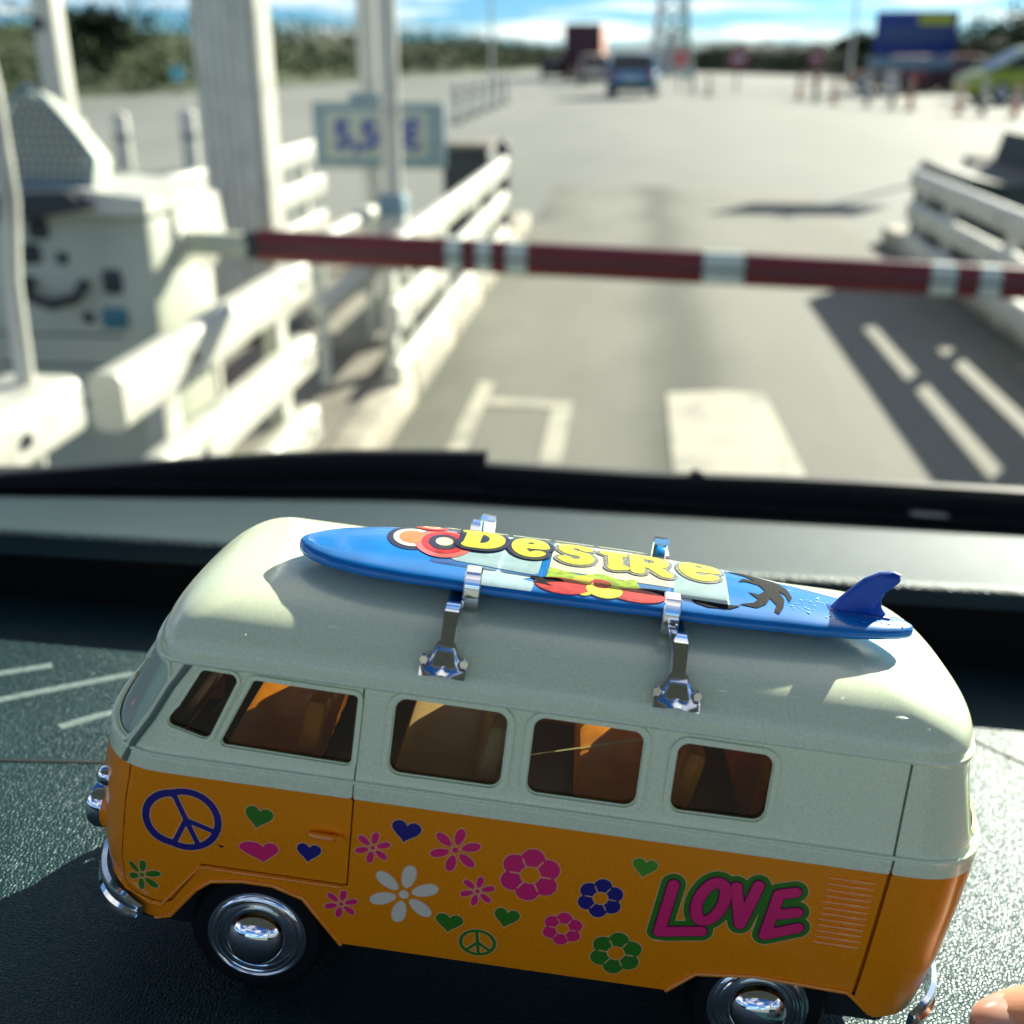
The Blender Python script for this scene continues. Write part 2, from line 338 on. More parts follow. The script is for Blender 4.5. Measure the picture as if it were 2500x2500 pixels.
# ------------------------------------------------------------------ large structure 2: ground, road, plaza, banks
def ground_mat(name, c1, c2, c3, s1, s2, rough=.85, bump=.3):
    m = bpy.data.materials.new(name); m.use_nodes = True; nt = m.node_tree; b = nt.nodes['Principled BSDF']; b.inputs['Roughness'].default_value = rough; b.inputs['Specular IOR Level'].default_value = .35
    tc = nt.nodes.new('ShaderNodeTexCoord'); a = nt.nodes.new('ShaderNodeTexNoise'); a.inputs['Scale'].default_value = s1; a.inputs['Detail'].default_value = 8; a.inputs['Roughness'].default_value = .62
    d = nt.nodes.new('ShaderNodeTexNoise'); d.inputs['Scale'].default_value = s2; d.inputs['Detail'].default_value = 4
    mp = nt.nodes.new('ShaderNodeMapping'); mp.inputs['Scale'].default_value = (1.0, .22, 1); nt.links.new(tc.outputs['Object'], mp.inputs[0]); nt.links.new(mp.outputs[0], a.inputs['Vector']); nt.links.new(tc.outputs['Object'], d.inputs['Vector'])
    r = nt.nodes.new('ShaderNodeValToRGB'); r.color_ramp.elements[0].position = .3; r.color_ramp.elements[0].color = (*c1, 1); r.color_ramp.elements[1].position = .72; r.color_ramp.elements[1].color = (*c3, 1); e = r.color_ramp.elements.new(.5); e.color = (*c2, 1)
    nt.links.new(a.outputs['Fac'], r.inputs[0]); mx = nt.nodes.new('ShaderNodeMixRGB'); mx.blend_type = 'MULTIPLY'; mx.inputs[0].default_value = .35; nt.links.new(r.outputs[0], mx.inputs[1]); nt.links.new(d.outputs['Fac'], mx.inputs[2]); nt.links.new(mx.outputs[0], b.inputs['Base Color'])
    bp = nt.nodes.new('ShaderNodeBump'); bp.inputs['Strength'].default_value = bump; bp.inputs['Distance'].default_value = .01; nt.links.new(d.outputs['Fac'], bp.inputs['Height']); nt.links.new(bp.outputs[0], b.inputs['Normal'])
    return m
M_GRASS = ground_mat('verge_grass', (.03, .07, .02), (.05, .10, .025), (.09, .12, .04), .25, 6)
M_ROAD = ground_mat('pale_worn_asphalt', (.165, .185, .160), (.245, .262, .232), (.305, .318, .285), .16, 30)
M_LANE = ground_mat('lane_concrete', (.18, .19, .15), (.245, .252, .205), (.295, .30, .25), .8, 40)
M_STAIN = mat('oil_stained_concrete', (.13, .145, .12), .8, var=.2, vscale=4)
M_PAINT = mat('road_paint_cream', (.30, .30, .245), .75, col2=(.45, .44, .345), detail=8, ramp=(.36, .48), vscale=5, bump=.2, bscale=60, dist=.002)
M_KERB = mat('kerb_concrete', (.42, .39, .31), .85, var=.25, vscale=7, bump=.4, bscale=90, dist=.004)
M_ISLAND = mat('island_concrete', (.22, .21, .17), .9, var=.3, vscale=3, bump=.4, bscale=70, dist=.004)
M_WHITE = mat('white_painted_steel', (.40, .41, .35), .42, col2=(.60, .61, .53), vscale=7, detail=9, ramp=(.30, .46), bump=.10, bscale=30, dist=.002)
M_PALE = mat('pale_green_grey_panel', (.46, .50, .40), .5, var=.08, vscale=6)
M_GREYP = mat('ribbed_grey_column', (.62, .66, .58), .45, var=.10, vscale=8)
M_DKG = mat('dark_steel', (.02, .03, .035), .5); M_REDB = mat('barrier_red', (.14, .007, .013), .4, var=.12, vscale=12); M_WBAND = mat('barrier_white_band', (.52, .60, .54), .45, var=.06, vscale=9)
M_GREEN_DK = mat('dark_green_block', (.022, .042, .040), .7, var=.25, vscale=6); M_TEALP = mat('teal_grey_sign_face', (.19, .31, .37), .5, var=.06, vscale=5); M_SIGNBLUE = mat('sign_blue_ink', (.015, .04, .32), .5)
def sheet(name, pts, z, m, kind='structure', label=None, par=None):
    o = mesh(name, [(x, y, z) for x, y in pts], [tuple(range(len(pts)))], m, par, smooth=False)
    if par is None: tag(o, label, None, None, kind)
    return o
gx = np.concatenate([[-3000, -1500, -700, -300], np.linspace(-120, 120, 13), [300, 700, 1500, 3000]]); gy = np.concatenate([[-300, -100], np.linspace(-40, 260, 16), [400, 700, 1200, 2200, 4500]])
v = [(x, y, -.03) for x in gx for y in gy]; nY = len(gy)
tag(mesh('ground', v, [(i * nY + j, (i + 1) * nY + j, (i + 1) * nY + j + 1, i * nY + j + 1) for i in range(len(gx) - 1) for j in range(nY - 1)], M_GRASS), kind='structure')
road = sheet('road', [(-60, -40), (60, -40), (60, 20), (13.2, 38), (13.6, 60), (14.8, 98), (5.5, 132), (3.5, 240), (-9, 240), (-13.4, 132), (-16.4, 86), (-17.7, 47), (-19.9, 35), (-60, 24)], 0.0, M_ROAD)
lane = sheet('lane_slab', [(-.80, -4), (1.80, -4), (1.80, 12.4), (-.80, 12.2)], .004, M_LANE, par=road)
# oil stain down the lane centre, with an uneven outline
def blob2(cx, cy, rx, ry, n=40, amp=.18, seed=0):
    return [(cx + rx * math.cos(a) * (1 + amp * mnoise.noise(Vector((math.cos(a) * 1.5 + seed, math.sin(a) * 1.5, 0)))), cy + ry * math.sin(a) * (1 + amp * mnoise.noise(Vector((math.cos(a) * 1.5, math.sin(a) * 1.5 + seed, 3))))) for a in np.linspace(0, 2 * math.pi, n)[:-1]]
def lane_wear():
    """grime with its own shape: an oil-drip line between the wheel paths, dirt along the kerb, slab joints"""
    nt = M_LANE.node_tree; b = nt.nodes['Principled BSDF']; src = b.inputs['Base Color'].links[0].from_socket; tc = [n for n in nt.nodes if n.type == 'TEX_COORD'][0]
    sp = nt.nodes.new('ShaderNodeSeparateXYZ'); nt.links.new(tc.outputs['Object'], sp.inputs[0])
    def mth(op, a, c=None):
        n = nt.nodes.new('ShaderNodeMath'); n.operation = op
        for k, q in enumerate((a, c)):
            if q is None: continue
            if isinstance(q, (int, float)): n.inputs[k].default_value = q
            else: nt.links.new(q, n.inputs[k])
        return n.outputs[0]
    def noise(sc, sx, sy, det=6):
        mp = nt.nodes.new('ShaderNodeMapping'); mp.inputs['Scale'].default_value = (sx, sy, 1); nt.links.new(tc.outputs['Object'], mp.inputs[0]); n = nt.nodes.new('ShaderNodeTexNoise'); n.inputs['Scale'].default_value = sc; n.inputs['Detail'].default_value = det; nt.links.new(mp.outputs[0], n.inputs['Vector']); return n.outputs['Fac']
    def band(cx, w): return mth('EXPONENT', mth('MULTIPLY', mth('POWER', mth('DIVIDE', mth('ABSOLUTE', mth('SUBTRACT', mth('ADD', sp.outputs['X'], mth('MULTIPLY', mth('SUBTRACT', noise(1.3, 1, .6), .5), .35)), cx)), w), 2.0), -1.0))
    def ramp(x, lo, hi): n = nt.nodes.new('ShaderNodeMapRange'); n.inputs['From Min'].default_value = lo; n.inputs['From Max'].default_value = hi; nt.links.new(x, n.inputs['Value']); return n.outputs[0]
    drip = mth('MULTIPLY', band(.26, .19), ramp(noise(1.1, 1.2, .55), .18, .44)); kerb = mth('MULTIPLY', band(-.80, .24), ramp(noise(2.0, 1, .4), .30, .60)); patch = mth('MULTIPLY', ramp(noise(.8, 1, .5, 8), .52, .75), .45)
    tot = mth('MINIMUM', mth('ADD', mth('ADD', mth('MULTIPLY', drip, .85), mth('MULTIPLY', kerb, .55)), patch), .85)
    mx = nt.nodes.new('ShaderNodeMixRGB'); nt.links.new(tot, mx.inputs[0]); nt.links.new(src, mx.inputs[1]); mx.inputs[2].default_value = (.055, .064, .048, 1); nt.links.new(mx.outputs[0], b.inputs['Base Color'])
lane_wear()
for y in (2.1, 6.9, 11.2): sheet('slab_joint', [(-.80, y), (1.80, y + .01), (1.80, y + .035), (-.80, y + .025)], .007, M_STAIN, par=road)
# painted marks: a cream block and an open faded frame
sheet('paint_block', [(.17, 3.2), (.60, 3.2), (.56, 4.36), (.40, 4.40), (.17, 4.34)], .008, M_PAINT, par=road)
sheet('paint_bar', [(-.60, 3.2), (-.535, 3.2), (-.535, 4.42), (-.60, 4.45)], .008, M_PAINT, par=road); sheet('paint_bar', [(-.53, 4.10), (-.20, 4.08), (-.20, 4.17), (-.53, 4.20)], .008, M_PAINT, par=road); sheet('paint_bar', [(-.275, 3.45), (-.20, 3.45), (-.20, 4.07), (-.275, 4.07)], .008, M_PAINT, par=road)
# toll islands with kerb stones
def island(label, x0, x1, y0, y1, lane_side):
    o = empty('toll_island', ((x0 + x1) / 2, y0, 0), 0, label, 'island')
    mb = MB(); a, b = (x0, x1 - .14) if lane_side > 0 else (x0 + .14, x1); mb.box(((a + b) / 2 - o.location.x, (y1 - y0) / 2, .055), (b - a, y1 - y0, .11), .01); mb.build('island_top', M_ISLAND, o)
    kx = (x1 - .07 if lane_side > 0 else x0 + .07) - o.location.x; y = 0; base = None
    while y < y1 - y0 - .1:
        L = min(.98, y1 - y0 - y)
        if base is None or L < .97: mb = MB(); mb.box((0, L / 2 - .006, .06), (.13, L - .014, .125), .018); k = mb.build('kerb_stone', M_KERB, o); base = k if L > .97 else base
        else: k = base.copy(); COL.objects.link(k); k.parent = o
        k.location = (kx + random.uniform(-.004, .004), y, random.uniform(-.004, .004)); y += .99
    return o
island('kerbed concrete toll island left of the lane, carrying the barrier and white rails', -2.35, -.80, .2, 9.0, 1)
island('kerbed concrete toll island right of the lane, half in shadow', 1.84, 3.4, .2, 8.6, -1)
island('narrow concrete island of the next lane, behind the grey ribbed column', -5.2, -4.0, 2, 11.0, 1)
M_DKTOP = M_GREEN_DK
# ------------------------------------------------------------------ guard rails: white box-section rails on posts
def guard_rail(label, x, y0, y1, tops, posts, th=.06, hh=.122, group=None):
    o = empty('guard_rail', (x, y0, 0), 0, label, 'guard rail', group)
    for z in tops:
        mb = MB(); mb.prism([(a, b + z - hh / 2) for a, b in rrect(th, hh, .022)], 'y', 0, y1 - y0); mb.build('rail', M_WHITE, o)
    for py in posts:
        mb = MB(); mb.box((-.055 if x < 0 else .055, py - y0, tops[0] / 2 - .02), (.05, .10, tops[0] - .06), .012); pst = mb.build('post', M_WHITE, o)
        for z in tops: mb = MB(); sx_ = 1 if x < 0 else -1; mb.lathe([(0, sx_ * th / 2 - .002), (.014, sx_ * th / 2 - .002), (.012, sx_ * (th / 2 + .008)), (0, sx_ * (th / 2 + .010))], 8, 'x', (0, py - y0, z - hh / 2)); mb.build('bolt', M_DKG, pst)
    return o
guard_rail('nearest left white guard rail, in front of the barrier arm', -1.0, 1.98, 3.30, (.69, .46, .235), (2.35, 3.2), .07, .118)
guard_rail('white guard rail stub cut off by the left edge of the picture', -1.03, .5, 1.80, (.735,), (.8, 1.6), .15, .105)
guard_rail('left white guard rail beyond the barrier arm, beside the thin white post', -.86, 3.95, 7.65, (.655, .43, .205), (4.2, 5.4, 6.6, 7.5))
guard_rail('white guard rail along the right side of the lane', 1.80, .6, 7.60, (.60, .405, .21), (2.1, 3.3, 4.5, 5.7, 6.9, 7.5))
guard_rail('white guard rail far left, behind the price sign', -2.1, 4.2, 7.6, (.76, .53, .3), (4.6, 6.0, 7.4))
# short tubular hand rail beside the thin post
o = empty('hand_rail', (-1.12, 3.9, .11), 0, 'thin white tubular hand rail beside the thin white post', 'hand rail')
for z in (.53, .30): mb = MB(); mb.tube([(0, 0, z), (0, .92, z)], .032, 12); mb.build('tube', M_WHITE, o)
for y in (.06, .86): mb = MB(); mb.tube([(0, y, 0), (0, y, .53)], .02, 10); mb.build('tube_leg', M_GREYP, o)

# ------------------------------------------------------------------ column, posts, sign
o = empty('canopy_column', (-1.62, 4.80, .11), 0, 'thick grey ribbed canopy column with one sunlit edge', 'column')
o.scale = (.76, .80, 1.0); o.location.x = -1.675
prof = [(-.15, -.13)]
for k in range(6): xk = -.15 + .05 * k; prof += [(xk + .004, -.15), (xk + .030, -.15), (xk + .036, -.132), (xk + .048, -.132)]
prof += [(.15, -.13), (.15, .13), (-.15, .13)]
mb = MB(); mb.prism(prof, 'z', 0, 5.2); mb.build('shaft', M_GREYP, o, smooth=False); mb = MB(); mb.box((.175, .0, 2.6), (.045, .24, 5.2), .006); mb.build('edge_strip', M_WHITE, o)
mb = MB(); mb.box((0, 0, .02), (.46, .42, .04), .008); mb.build('base_plate', M_DKG, o)
o = empty('thin_post', (-1.0, 4.73, .11), 0, 'thin white post in front of the price sign', 'post')
mb = MB(); mb.box((0, 0, .27), (.115, .115, .54), .02); mb.build('sleeve', M_GREYP, o); mb = MB(); mb.box((0, 0, .57), (.11, .11, .10), .012); mb.build('collar', M_TEALP, o); mb = MB(); mb.tube([(0, 0, .6), (0, 0, 3.4)], .042, 16); mb.build('pole', M_WHITE, o)
o = empty('price_sign', (-1.50, 6.50, 0), 0, 'teal grey toll price sign reading 5,50 euro behind the thin white post', 'sign')
mb = MB(); mb.box((.06, 0, .85), (.76, .035, .36), .015); pl = mb.build('sign_plate', M_TEALP, o)
mb = MB()
for a, b in (((.06, -.02, 1.015), (.70, .008, .012)), ((.06, -.02, .685), (.70, .008, .012)), ((-.285, -.02, .85), (.012, .008, .32)), ((.405, -.02, .85), (.012, .008, .32))): mb.box(a, b, .002)
mb.build('sign_rim', M_PALE, pl)
mb = MB(); mb.box((.05, -.012, .855), (.60, .016, .25), .006); mb.build('sign_field', M_PALE, pl)
mb = MB(); mb.tube([(0, .06, 0), (0, .06, 3.2)], .055, 16); mb.build('pole', M_WHITE, o); mb = MB(); mb.box((0, .02, 1.05), (.22, .03, .05), .012); mb.build('bracket', M_TEALP, o)
cu = bpy.data.curves.new('price', 'FONT'); cu.body = '5,50€'; cu.size = .215; cu.align_x = 'CENTER'; cu.align_y = 'CENTER'; cu.extrude = .004; cu.offset = .006
to = bpy.data.objects.new('tmp', cu); COL.objects.link(to); dg = bpy.context.evaluated_depsgraph_get(); dg.update(); me = bpy.data.meshes.new_from_object(to.evaluated_get(dg)); bpy.data.objects.remove(to)
t = link('price_digits', me, pl); me.materials.clear(); me.materials.append(M_SIGNBLUE); t.location = (.055, -.024, .845); t.rotation_euler = (R(90), 0, 0)
o = empty('tall_post', (-3.06, 6.0, 0), 0, 'white flat-sided post above the mesh hood of the toll machine', 'post')
mb = MB(); mb.box((-.025, 0, 1.9), (.055, .11, 3.8), .006); mb.build('post_web', M_GREYP, o); mb = MB(); mb.box((.035, -.0, 1.9), (.062, .13, 3.8), .008); mb.build('post_flange', M_WHITE, o); mb = MB(); mb.lathe([(0, -.02), (.03, -.02), (.03, .02), (0, .02)], 12, 'y', (-.02, -.065, 1.42)); mb.build('bolt', M_DKG, o)
# ------------------------------------------------------------------ barrier
o = empty('toll_barrier', (-1.30, 2.85, .11), 0, 'toll barrier, red arm with white bands lowered across the lane', 'barrier')
mb = MB(); mb.box((-.02, .12, .36), (.26, .30, .72), .03); cab = mb.build('cabinet', M_WHITE, o)
mb = MB(); mb.prism([(-.16, .60), (.13, .60), (.17, .68), (.155, .80), (.06, .835), (-.10, .835), (-.16, .79)], 'y', -.10, .22); mb.build('motor_head', M_WHITE, o, angle=25)
mb = MB(); mb.lathe([(0, -.13), (.012, -.13), (.012, -.09), (0, -.09)], 10, 'y', (.03, 0, .75)); mb.build('head_screw', M_DKG, o)
ax, dz = Vector((1, 0, -.0315)), 0
def arm_at(d): return Vector((.155, -.05, .705)) + ax * d
mb = MB(); mb.loft([[arm_at(d) + Vector((0, a, b)) for a, b in rrect(.06, .055, .012)] for d in (0, .19)]); mb.build('arm_bracket', M_PALE, o)
mb = MB(); mb.loft([[arm_at(d) + Vector((0, a * s_, b * s_)) for a, b in rrect(.055, .06, .012)] for d, s_ in ((.13, .6), (.18, 1.15), (.20, 1.15))]); mb.build('arm_coupling', M_DKG, o)
bands = [(.20, .685, 1), (.685, .725, 0), (.725, .762, 1), (.762, .80, 0), (.80, .838, 1), (.838, .89, 0), (.89, 1.325, 1), (1.325, 1.425, 0), (1.425, 1.87, 1), (1.87, 1.93, 0), (1.93, 1.985, 1), (1.985, 2.035, 0), (2.035, 2.10, 1), (2.10, 2.5, 0), (2.5, 2.95, 1)]
for d0, d1, r_ in bands:
    mb = MB(); mb.loft([[arm_at(d) + Vector((0, a, b)) for a, b in [(p, q * (1.0 - .10 * d / 3)) for p, q in rrect(.060, .083, .022)]] for d in (d0 + .0008, d1 - .0008)]); mb.build('arm_band_red' if r_ else 'arm_band_white', M_REDB if r_ else M_WBAND, o, angle=60)
mb = MB(); mb.loft([[arm_at(d) + Vector((0, -.0325, b)) for b in (-.004, .004)] + [arm_at(d) + Vector((0, -.030, b)) for b in (.004, -.004)] for d in (.2, 2.95)]); mb.build('arm_groove', M_DKG, o)
# ------------------------------------------------------------------ toll machine
o = empty('toll_machine', (-1.40, 2.62, .11), 0, 'pale toll payment machine with mesh hood, dark handle and small blue screen', 'toll machine')
mb = MB(); mb.box((.0, .16, .40), (.50, .34, .80), .03); mb.build('machine_body', M_PALE, o)
mb = MB(); mb.prism([(-.26, .80), (.27, .80), (.27, .84), (.10, .86), (-.26, .84)], 'y', -.06, .30); mb.build('shelf', M_WHITE, o, angle=25)
HOOD = [(-.128, .865), (-.142, .925), (-.118, .985), (-.075, 1.030), (-.035, 1.062), (-.005, 1.085), (.022, 1.064), (.060, 1.020), (.100, .970), (.132, .925), (.122, .865)]
mb = MB(); mb.loft([[(a * k, y, .865 + (b - .865 - .006) * k) for a, b in HOOD] for y, k in ((.0, .97), (.06, .96), (.12, .88), (.17, .70), (.20, .40))]); hb = mb.build('hood', M_PALE, o, angle=50)
mb = MB()
for r_ in range(9):
    z = .874 + r_ * .0205; xl = np.interp(z, [.865, .925, .985, 1.03, 1.085], [-.118, -.13, -.105, -.06, .0]); xr = np.interp(z, [.865, .925, .97, 1.02, 1.085], [.108, .118, .088, .05, -.005]); n = int((xr - xl) / .019)
    for k in range(n): mb.add([(xl + .008 + .019 * k + (.0095 if r_ % 2 else 0) + dx, -.004, z + dz_) for dx, dz_ in ((0, 0), (.010, 0), (.010, .010), (0, .010))], [(0, 1, 2, 3)])
hm = mb.build('hood_mesh', M_DKG, hb, smooth=False); tag(hm, kind='stuff')
mb = MB(); mb.tube([(a, -.004, b) for a, b in HOOD] + [(HOOD[0][0], -.004, HOOD[0][1])], .007, 6); mb.build('hood_edge', M_TEALP, hb)
mb = MB(); mb.prism([(-.13, .79), (-.10, .845), (.10, .855), (.15, .82), (.10, .81), (-.08, .785)], 'y', -.10, -.062); mb.build('visor', M_DKG, o)
mb = MB(); mb.tube([(-.07, -.02, .64), (-.06, -.05, .60), (.0, -.06, .585), (.06, -.05, .60), (.075, -.02, .635)], .014, 8); mb.build('handle', M_DKG, o)
for a, b, w_, h_ in ((.14, .635, .05, .06), (-.03, .76, .05, .05), (-.06, .70, .05, .05), (.02, .69, .03, .03), (.065, .545, .03, .03)): mb = MB(); mb.box((a, -.012, b), (w_, .02, h_), .01); mb.build('button', M_DKG, o)
for a, b, w_, h_ in ((-.02, .42, .34, .006), (-.02, .50, .34, .004)): mb = MB(); mb.box((a, -.0115, b), (w_, .006, h_), .001); mb.build('panel_seam', M_DKG, o)
mb = MB(); mb.box((-.02, -.010, .32), (.22, .016, .10), .008); mb.build('ticket_plate', M_GREYP, o); mb = MB(); mb.box((-.02, -.019, .325), (.14, .004, .014), .001); mb.build('ticket_slot', M_DKG, o)
mb = MB(); mb.box((.135, -.012, .545), (.065, .02, .05), .008); mb.build('screen', mat('screen_teal_blue', (.03, .16, .22), .2), o)
o = empty('bent_pole', (-1.03, 1.75, .11), 0, 'thin bent white pole at the far left edge, nearest to the car', 'pole'); mb = MB(); mb.tube([(0, 0, 0), (.0, 0, .50), (.01, 0, .80), (.03, 0, .93), (.03, 0, 1.10), (.0, 0, 1.4)], .016, 12); mb.build('pole_tube', M_WHITE, o); mb = MB(); mb.box((0, 0, .01), (.10, .10, .02), .004); mb.build('pole_foot', M_DKG, o)
o = empty('red_cabinet', (-1.645, 4.0, .11), 0, 'dark red narrow cabinet between the barrier head and the ribbed column', 'cabinet'); mb = MB(); mb.box((.02, 0, .37), (.10, .12, .74), .012); mb.build('cabinet_body', M_REDB, o); mb = MB(); mb.box((.02, -.063, .42), (.07, .006, .45), .004); mb.build('cabinet_door', M_REDB, o)
o = empty('crash_block', (-1.18, 8.35, .0), 0, 'black rubber block at the far end of the left island', 'block'); mb = MB(); mb.box((0, 0, .33), (.34, .5, .66), .04); mb.build('block_body', M_DKG, o); mb = MB(); mb.box((0, 0, .68), (.36, .52, .04), .015); mb.build('block_cap', M_ISLAND, o)
o = empty('end_post', (-.90, 7.95, 0), 0, 'short black post with round cap at the far end of the left rail', 'post'); mb = MB(); mb.tube([(0, 0, 0), (0, 0, .66)], .045, 14); mb.build('post_tube', M_DKG, o); mb = MB(); mb.lathe([(0, .74), (.03, .73), (.05, .70), (.05, .66), (0, .66)], 14); mb.build('post_cap', M_DKG, o)
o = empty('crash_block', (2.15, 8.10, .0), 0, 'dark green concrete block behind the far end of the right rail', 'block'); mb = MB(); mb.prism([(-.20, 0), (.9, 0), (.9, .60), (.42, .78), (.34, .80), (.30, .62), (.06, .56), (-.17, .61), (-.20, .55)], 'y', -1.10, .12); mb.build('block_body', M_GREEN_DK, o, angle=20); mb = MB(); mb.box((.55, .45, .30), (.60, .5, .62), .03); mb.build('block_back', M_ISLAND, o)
o = empty('road_shadow_post', (6.1, 17.9, 0), 0, 'tall thin grey post and panel at the right, added to cast a road shadow', 'sign'); mb = MB(); mb.tube([(0, 0, 0), (0, 0, 3.6)], .04, 10); mb.build('pole', M_GREYP, o); mb = MB(); mb.box((-.1, 0, 3.35), (1.25, .05, .36), .02); mb.build('sign_plate', M_TEALP, o)  # invented post and panel, placed for the shadow they throw on the road

# ------------------------------------------------------------------ banks, hedges, trees, hills
def leaf_mat(name, a, b, c):
    m = mat(name, a, .85, spec=.15, col2=c, vscale=.55, detail=6, ramp=(.35, .68)); r = [n for n in m.node_tree.nodes if n.type == 'VALTORGB'][0]; e = r.color_ramp.elements.new(.5); e.color = (*b, 1); return m
M_LEAF = leaf_mat('bank_foliage', (.010, .030, .006), (.022, .052, .010), (.055, .095, .018)); M_LEAF2 = leaf_mat('dark_foliage', (.006, .020, .008), (.015, .038, .012), (.045, .070, .018)); M_BARK = mat('bark', (.07, .05, .035), .9, var=.3, vscale=3)
M_EARTH = ground_mat('bank_earth', (.016, .034, .008), (.03, .055, .013), (.05, .08, .02), .12, 2)
def leaves(name, centers, radii, n, size, m, seed, parent=None):
    r = np.random.default_rng(seed); C_ = np.asarray(centers, float); Rr = np.asarray(radii, float); w = Rr[:, 0] * Rr[:, 2]; idx = r.choice(len(C_), n, p=w / w.sum())
    d = r.normal(size=(n, 3)); d /= np.linalg.norm(d, axis=1)[:, None]; rad = r.uniform(.55, 1.08, n)[:, None]; p = C_[idx] + d * Rr[idx] * rad; p[:, 2] = np.maximum(p[:, 2], .03)
    a = r.normal(size=(n, 3)); a /= np.linalg.norm(a, axis=1)[:, None]; b = np.cross(a, d); b /= np.linalg.norm(b, axis=1)[:, None] + 1e-9; s_ = r.uniform(.6, 1.4, n)[:, None] * size
    V = np.stack([p - a * s_, p + b * s_ * .55, p + a * s_, p - b * s_ * .55], 1).reshape(-1, 3); F = [(4 * k, 4 * k + 1, 4 * k + 2, 4 * k + 3) for k in range(n)]
    return mesh(name, V, F, m, parent, smooth=False)
def bank(name, path, w, hfun, m, seed, n_leaf, label):
    """earth ridge with a thick cover of shrubs, one mass"""
    pts = np.array(path, float); seg = np.r_[0, np.cumsum(np.linalg.norm(np.diff(pts, axis=0), axis=1))]; N = int(seg[-1] / 2.2); T_ = np.linspace(0, seg[-1], N); X = np.interp(T_, seg, pts[:, 0]); Y = np.interp(T_, seg, pts[:, 1])
    cs, rs = [], []; r = np.random.default_rng(seed)
    for i in range(N):
        tx, ty = (X[min(i + 1, N - 1)] - X[max(i - 1, 0)]), (Y[min(i + 1, N - 1)] - Y[max(i - 1, 0)]); L = math.hypot(tx, ty); nx, ny = ty / L, -tx / L; h = hfun(T_[i] / seg[-1])
        for k in range(4):
            q = k / 3; hh = h * (.45 + .55 * q) * r.uniform(.75, 1.12); cs.append((X[i] + nx * w * q * -1 + r.normal() * .5, Y[i] + ny * w * q * -1 + r.normal() * .5, hh * .45)); rs.append((1.7 * r.uniform(.8, 1.3), 1.7 * r.uniform(.8, 1.3), hh * .55))
    o = leaves(name, cs, rs, n_leaf, .15, m, seed); tag(o, label, 'hedge', None, 'stuff')
    mb = MB(); rings = []
    for i in range(N):
        tx, ty = (X[min(i + 1, N - 1)] - X[max(i - 1, 0)]), (Y[min(i + 1, N - 1)] - Y[max(i - 1, 0)]); L = math.hypot(tx, ty); nx, ny = -ty / L, tx / L; h = hfun(T_[i] / seg[-1])
        rings.append([(X[i] + nx * a, Y[i] + ny * a, max(-.05, h * b + .25 * mnoise.noise(Vector((X[i] * .2, Y[i] * .2, a))))) for a, b in ((-1.6, -.02), (-.3, .10), (w * .4, .42), (w * .8, .62), (w * 1.6, .66), (w * 4, .5), (w * 9, -.05))])
    mb.loft(rings, cap=False, closed=False); t = mb.build('embankment', M_EARTH); tag(t, kind='structure')
    return o
bank('bank_shrubs', [(-40, 30), (-23.5, 35.5), (-20.3, 47), (-18.8, 86), (-15.5, 134), (-11, 230)], 3.5, lambda t: np.interp(t, [0, .12, .25, .45, .7, 1], [4.0, 3.9, 3.9, 4.3, 3.9, 3.9]), M_LEAF, 3, 70000, 'long shrub-covered bank along the left edge of the plaza')
bank('bank_shrubs', [(1.5, 232), (7.0, 133), (13, 112), (16.6, 98), (15.4, 60), (15.0, 44), (19, 36), (40, 26)], 3.5, lambda t: np.interp(t, [0, .4, .55, .7, .8, .9, 1], [2.8, 3.0, 3.1, 3.2, 4.4, 5.8, 7.0]), M_LEAF2, 5, 70000, 'dark wooded bank along the right edge of the plaza, behind the blue billboard')
def tree(x, y, h, rx, label, m, seed, group='trees on the banks'):
    o = empty('tree', (x, y, 0), 0, label, 'tree', group); mb = MB(); mb.tube([(0, 0, -.1), (.05, 0, h * .3), (-.05, .05, h * .6)], [.16, .12, .07], 8); r = random.Random(seed); ends = []
    for k in range(6): a = r.uniform(0, 6.3); e = (math.cos(a) * rx * .5, math.sin(a) * rx * .5, h * r.uniform(.6, .85)); mb.tube([(0, 0, h * r.uniform(.3, .5)), (e[0] * .5, e[1] * .5, h * .58), e], [.06, .045, .02], 6); ends.append(e)
    mb.build('trunk', M_BARK, o); cs = [(e[0], e[1], e[2]) for e in ends] + [(0, 0, h * .75)]; rs = [(rx * .5 * r.uniform(.7, 1.1), rx * .5 * r.uniform(.7, 1.1), h * .17 * r.uniform(.8, 1.3)) for _ in cs]; leaves('crown', cs, rs, 900, .17, m, seed, o); return o
tree(-27.2, 56, 3.6, 1.7, 'lone rounded tree on the left bank above the pale lamp column', M_LEAF2, 11)
tree(-21.5, 47, 3.2, 1.5, 'dark bushy tree on the left bank just right of the ribbed column', M_LEAF2, 12)
tree(17.2, 48, 3.6, 1.9, 'bushy tree on the right bank behind the yellow patrol vehicle', M_LEAF2, 13); tree(13.2, 76, 3.0, 1.6, 'low dark tree on the right bank left of the blue billboard', M_LEAF2, 14)
def hills():
    M_HILL = mat('haze_tinted_hill', (.03, .085, .095), .95, var=.3, vscale=.012); mb = MB(); rings = []  # blue-green base carries the distance haze in the colour
    for x in np.linspace(-2600, 2600, 105):
        h = 14 + 9 * mnoise.noise(Vector((x * .0021, .3, 0))) + 4 * mnoise.noise(Vector((x * .008, 2.3, 0))) + 10 * math.exp(-((x - 60) / 160) ** 2); rings.append([(x, 1150 + k * 160, -2 + h * s_) for k, s_ in enumerate((0, .55, .9, 1.0, .85, .3))])
    mb.loft(rings, cap=False, closed=False); tag(mb.build('hills', M_HILL), kind='structure')
hills()
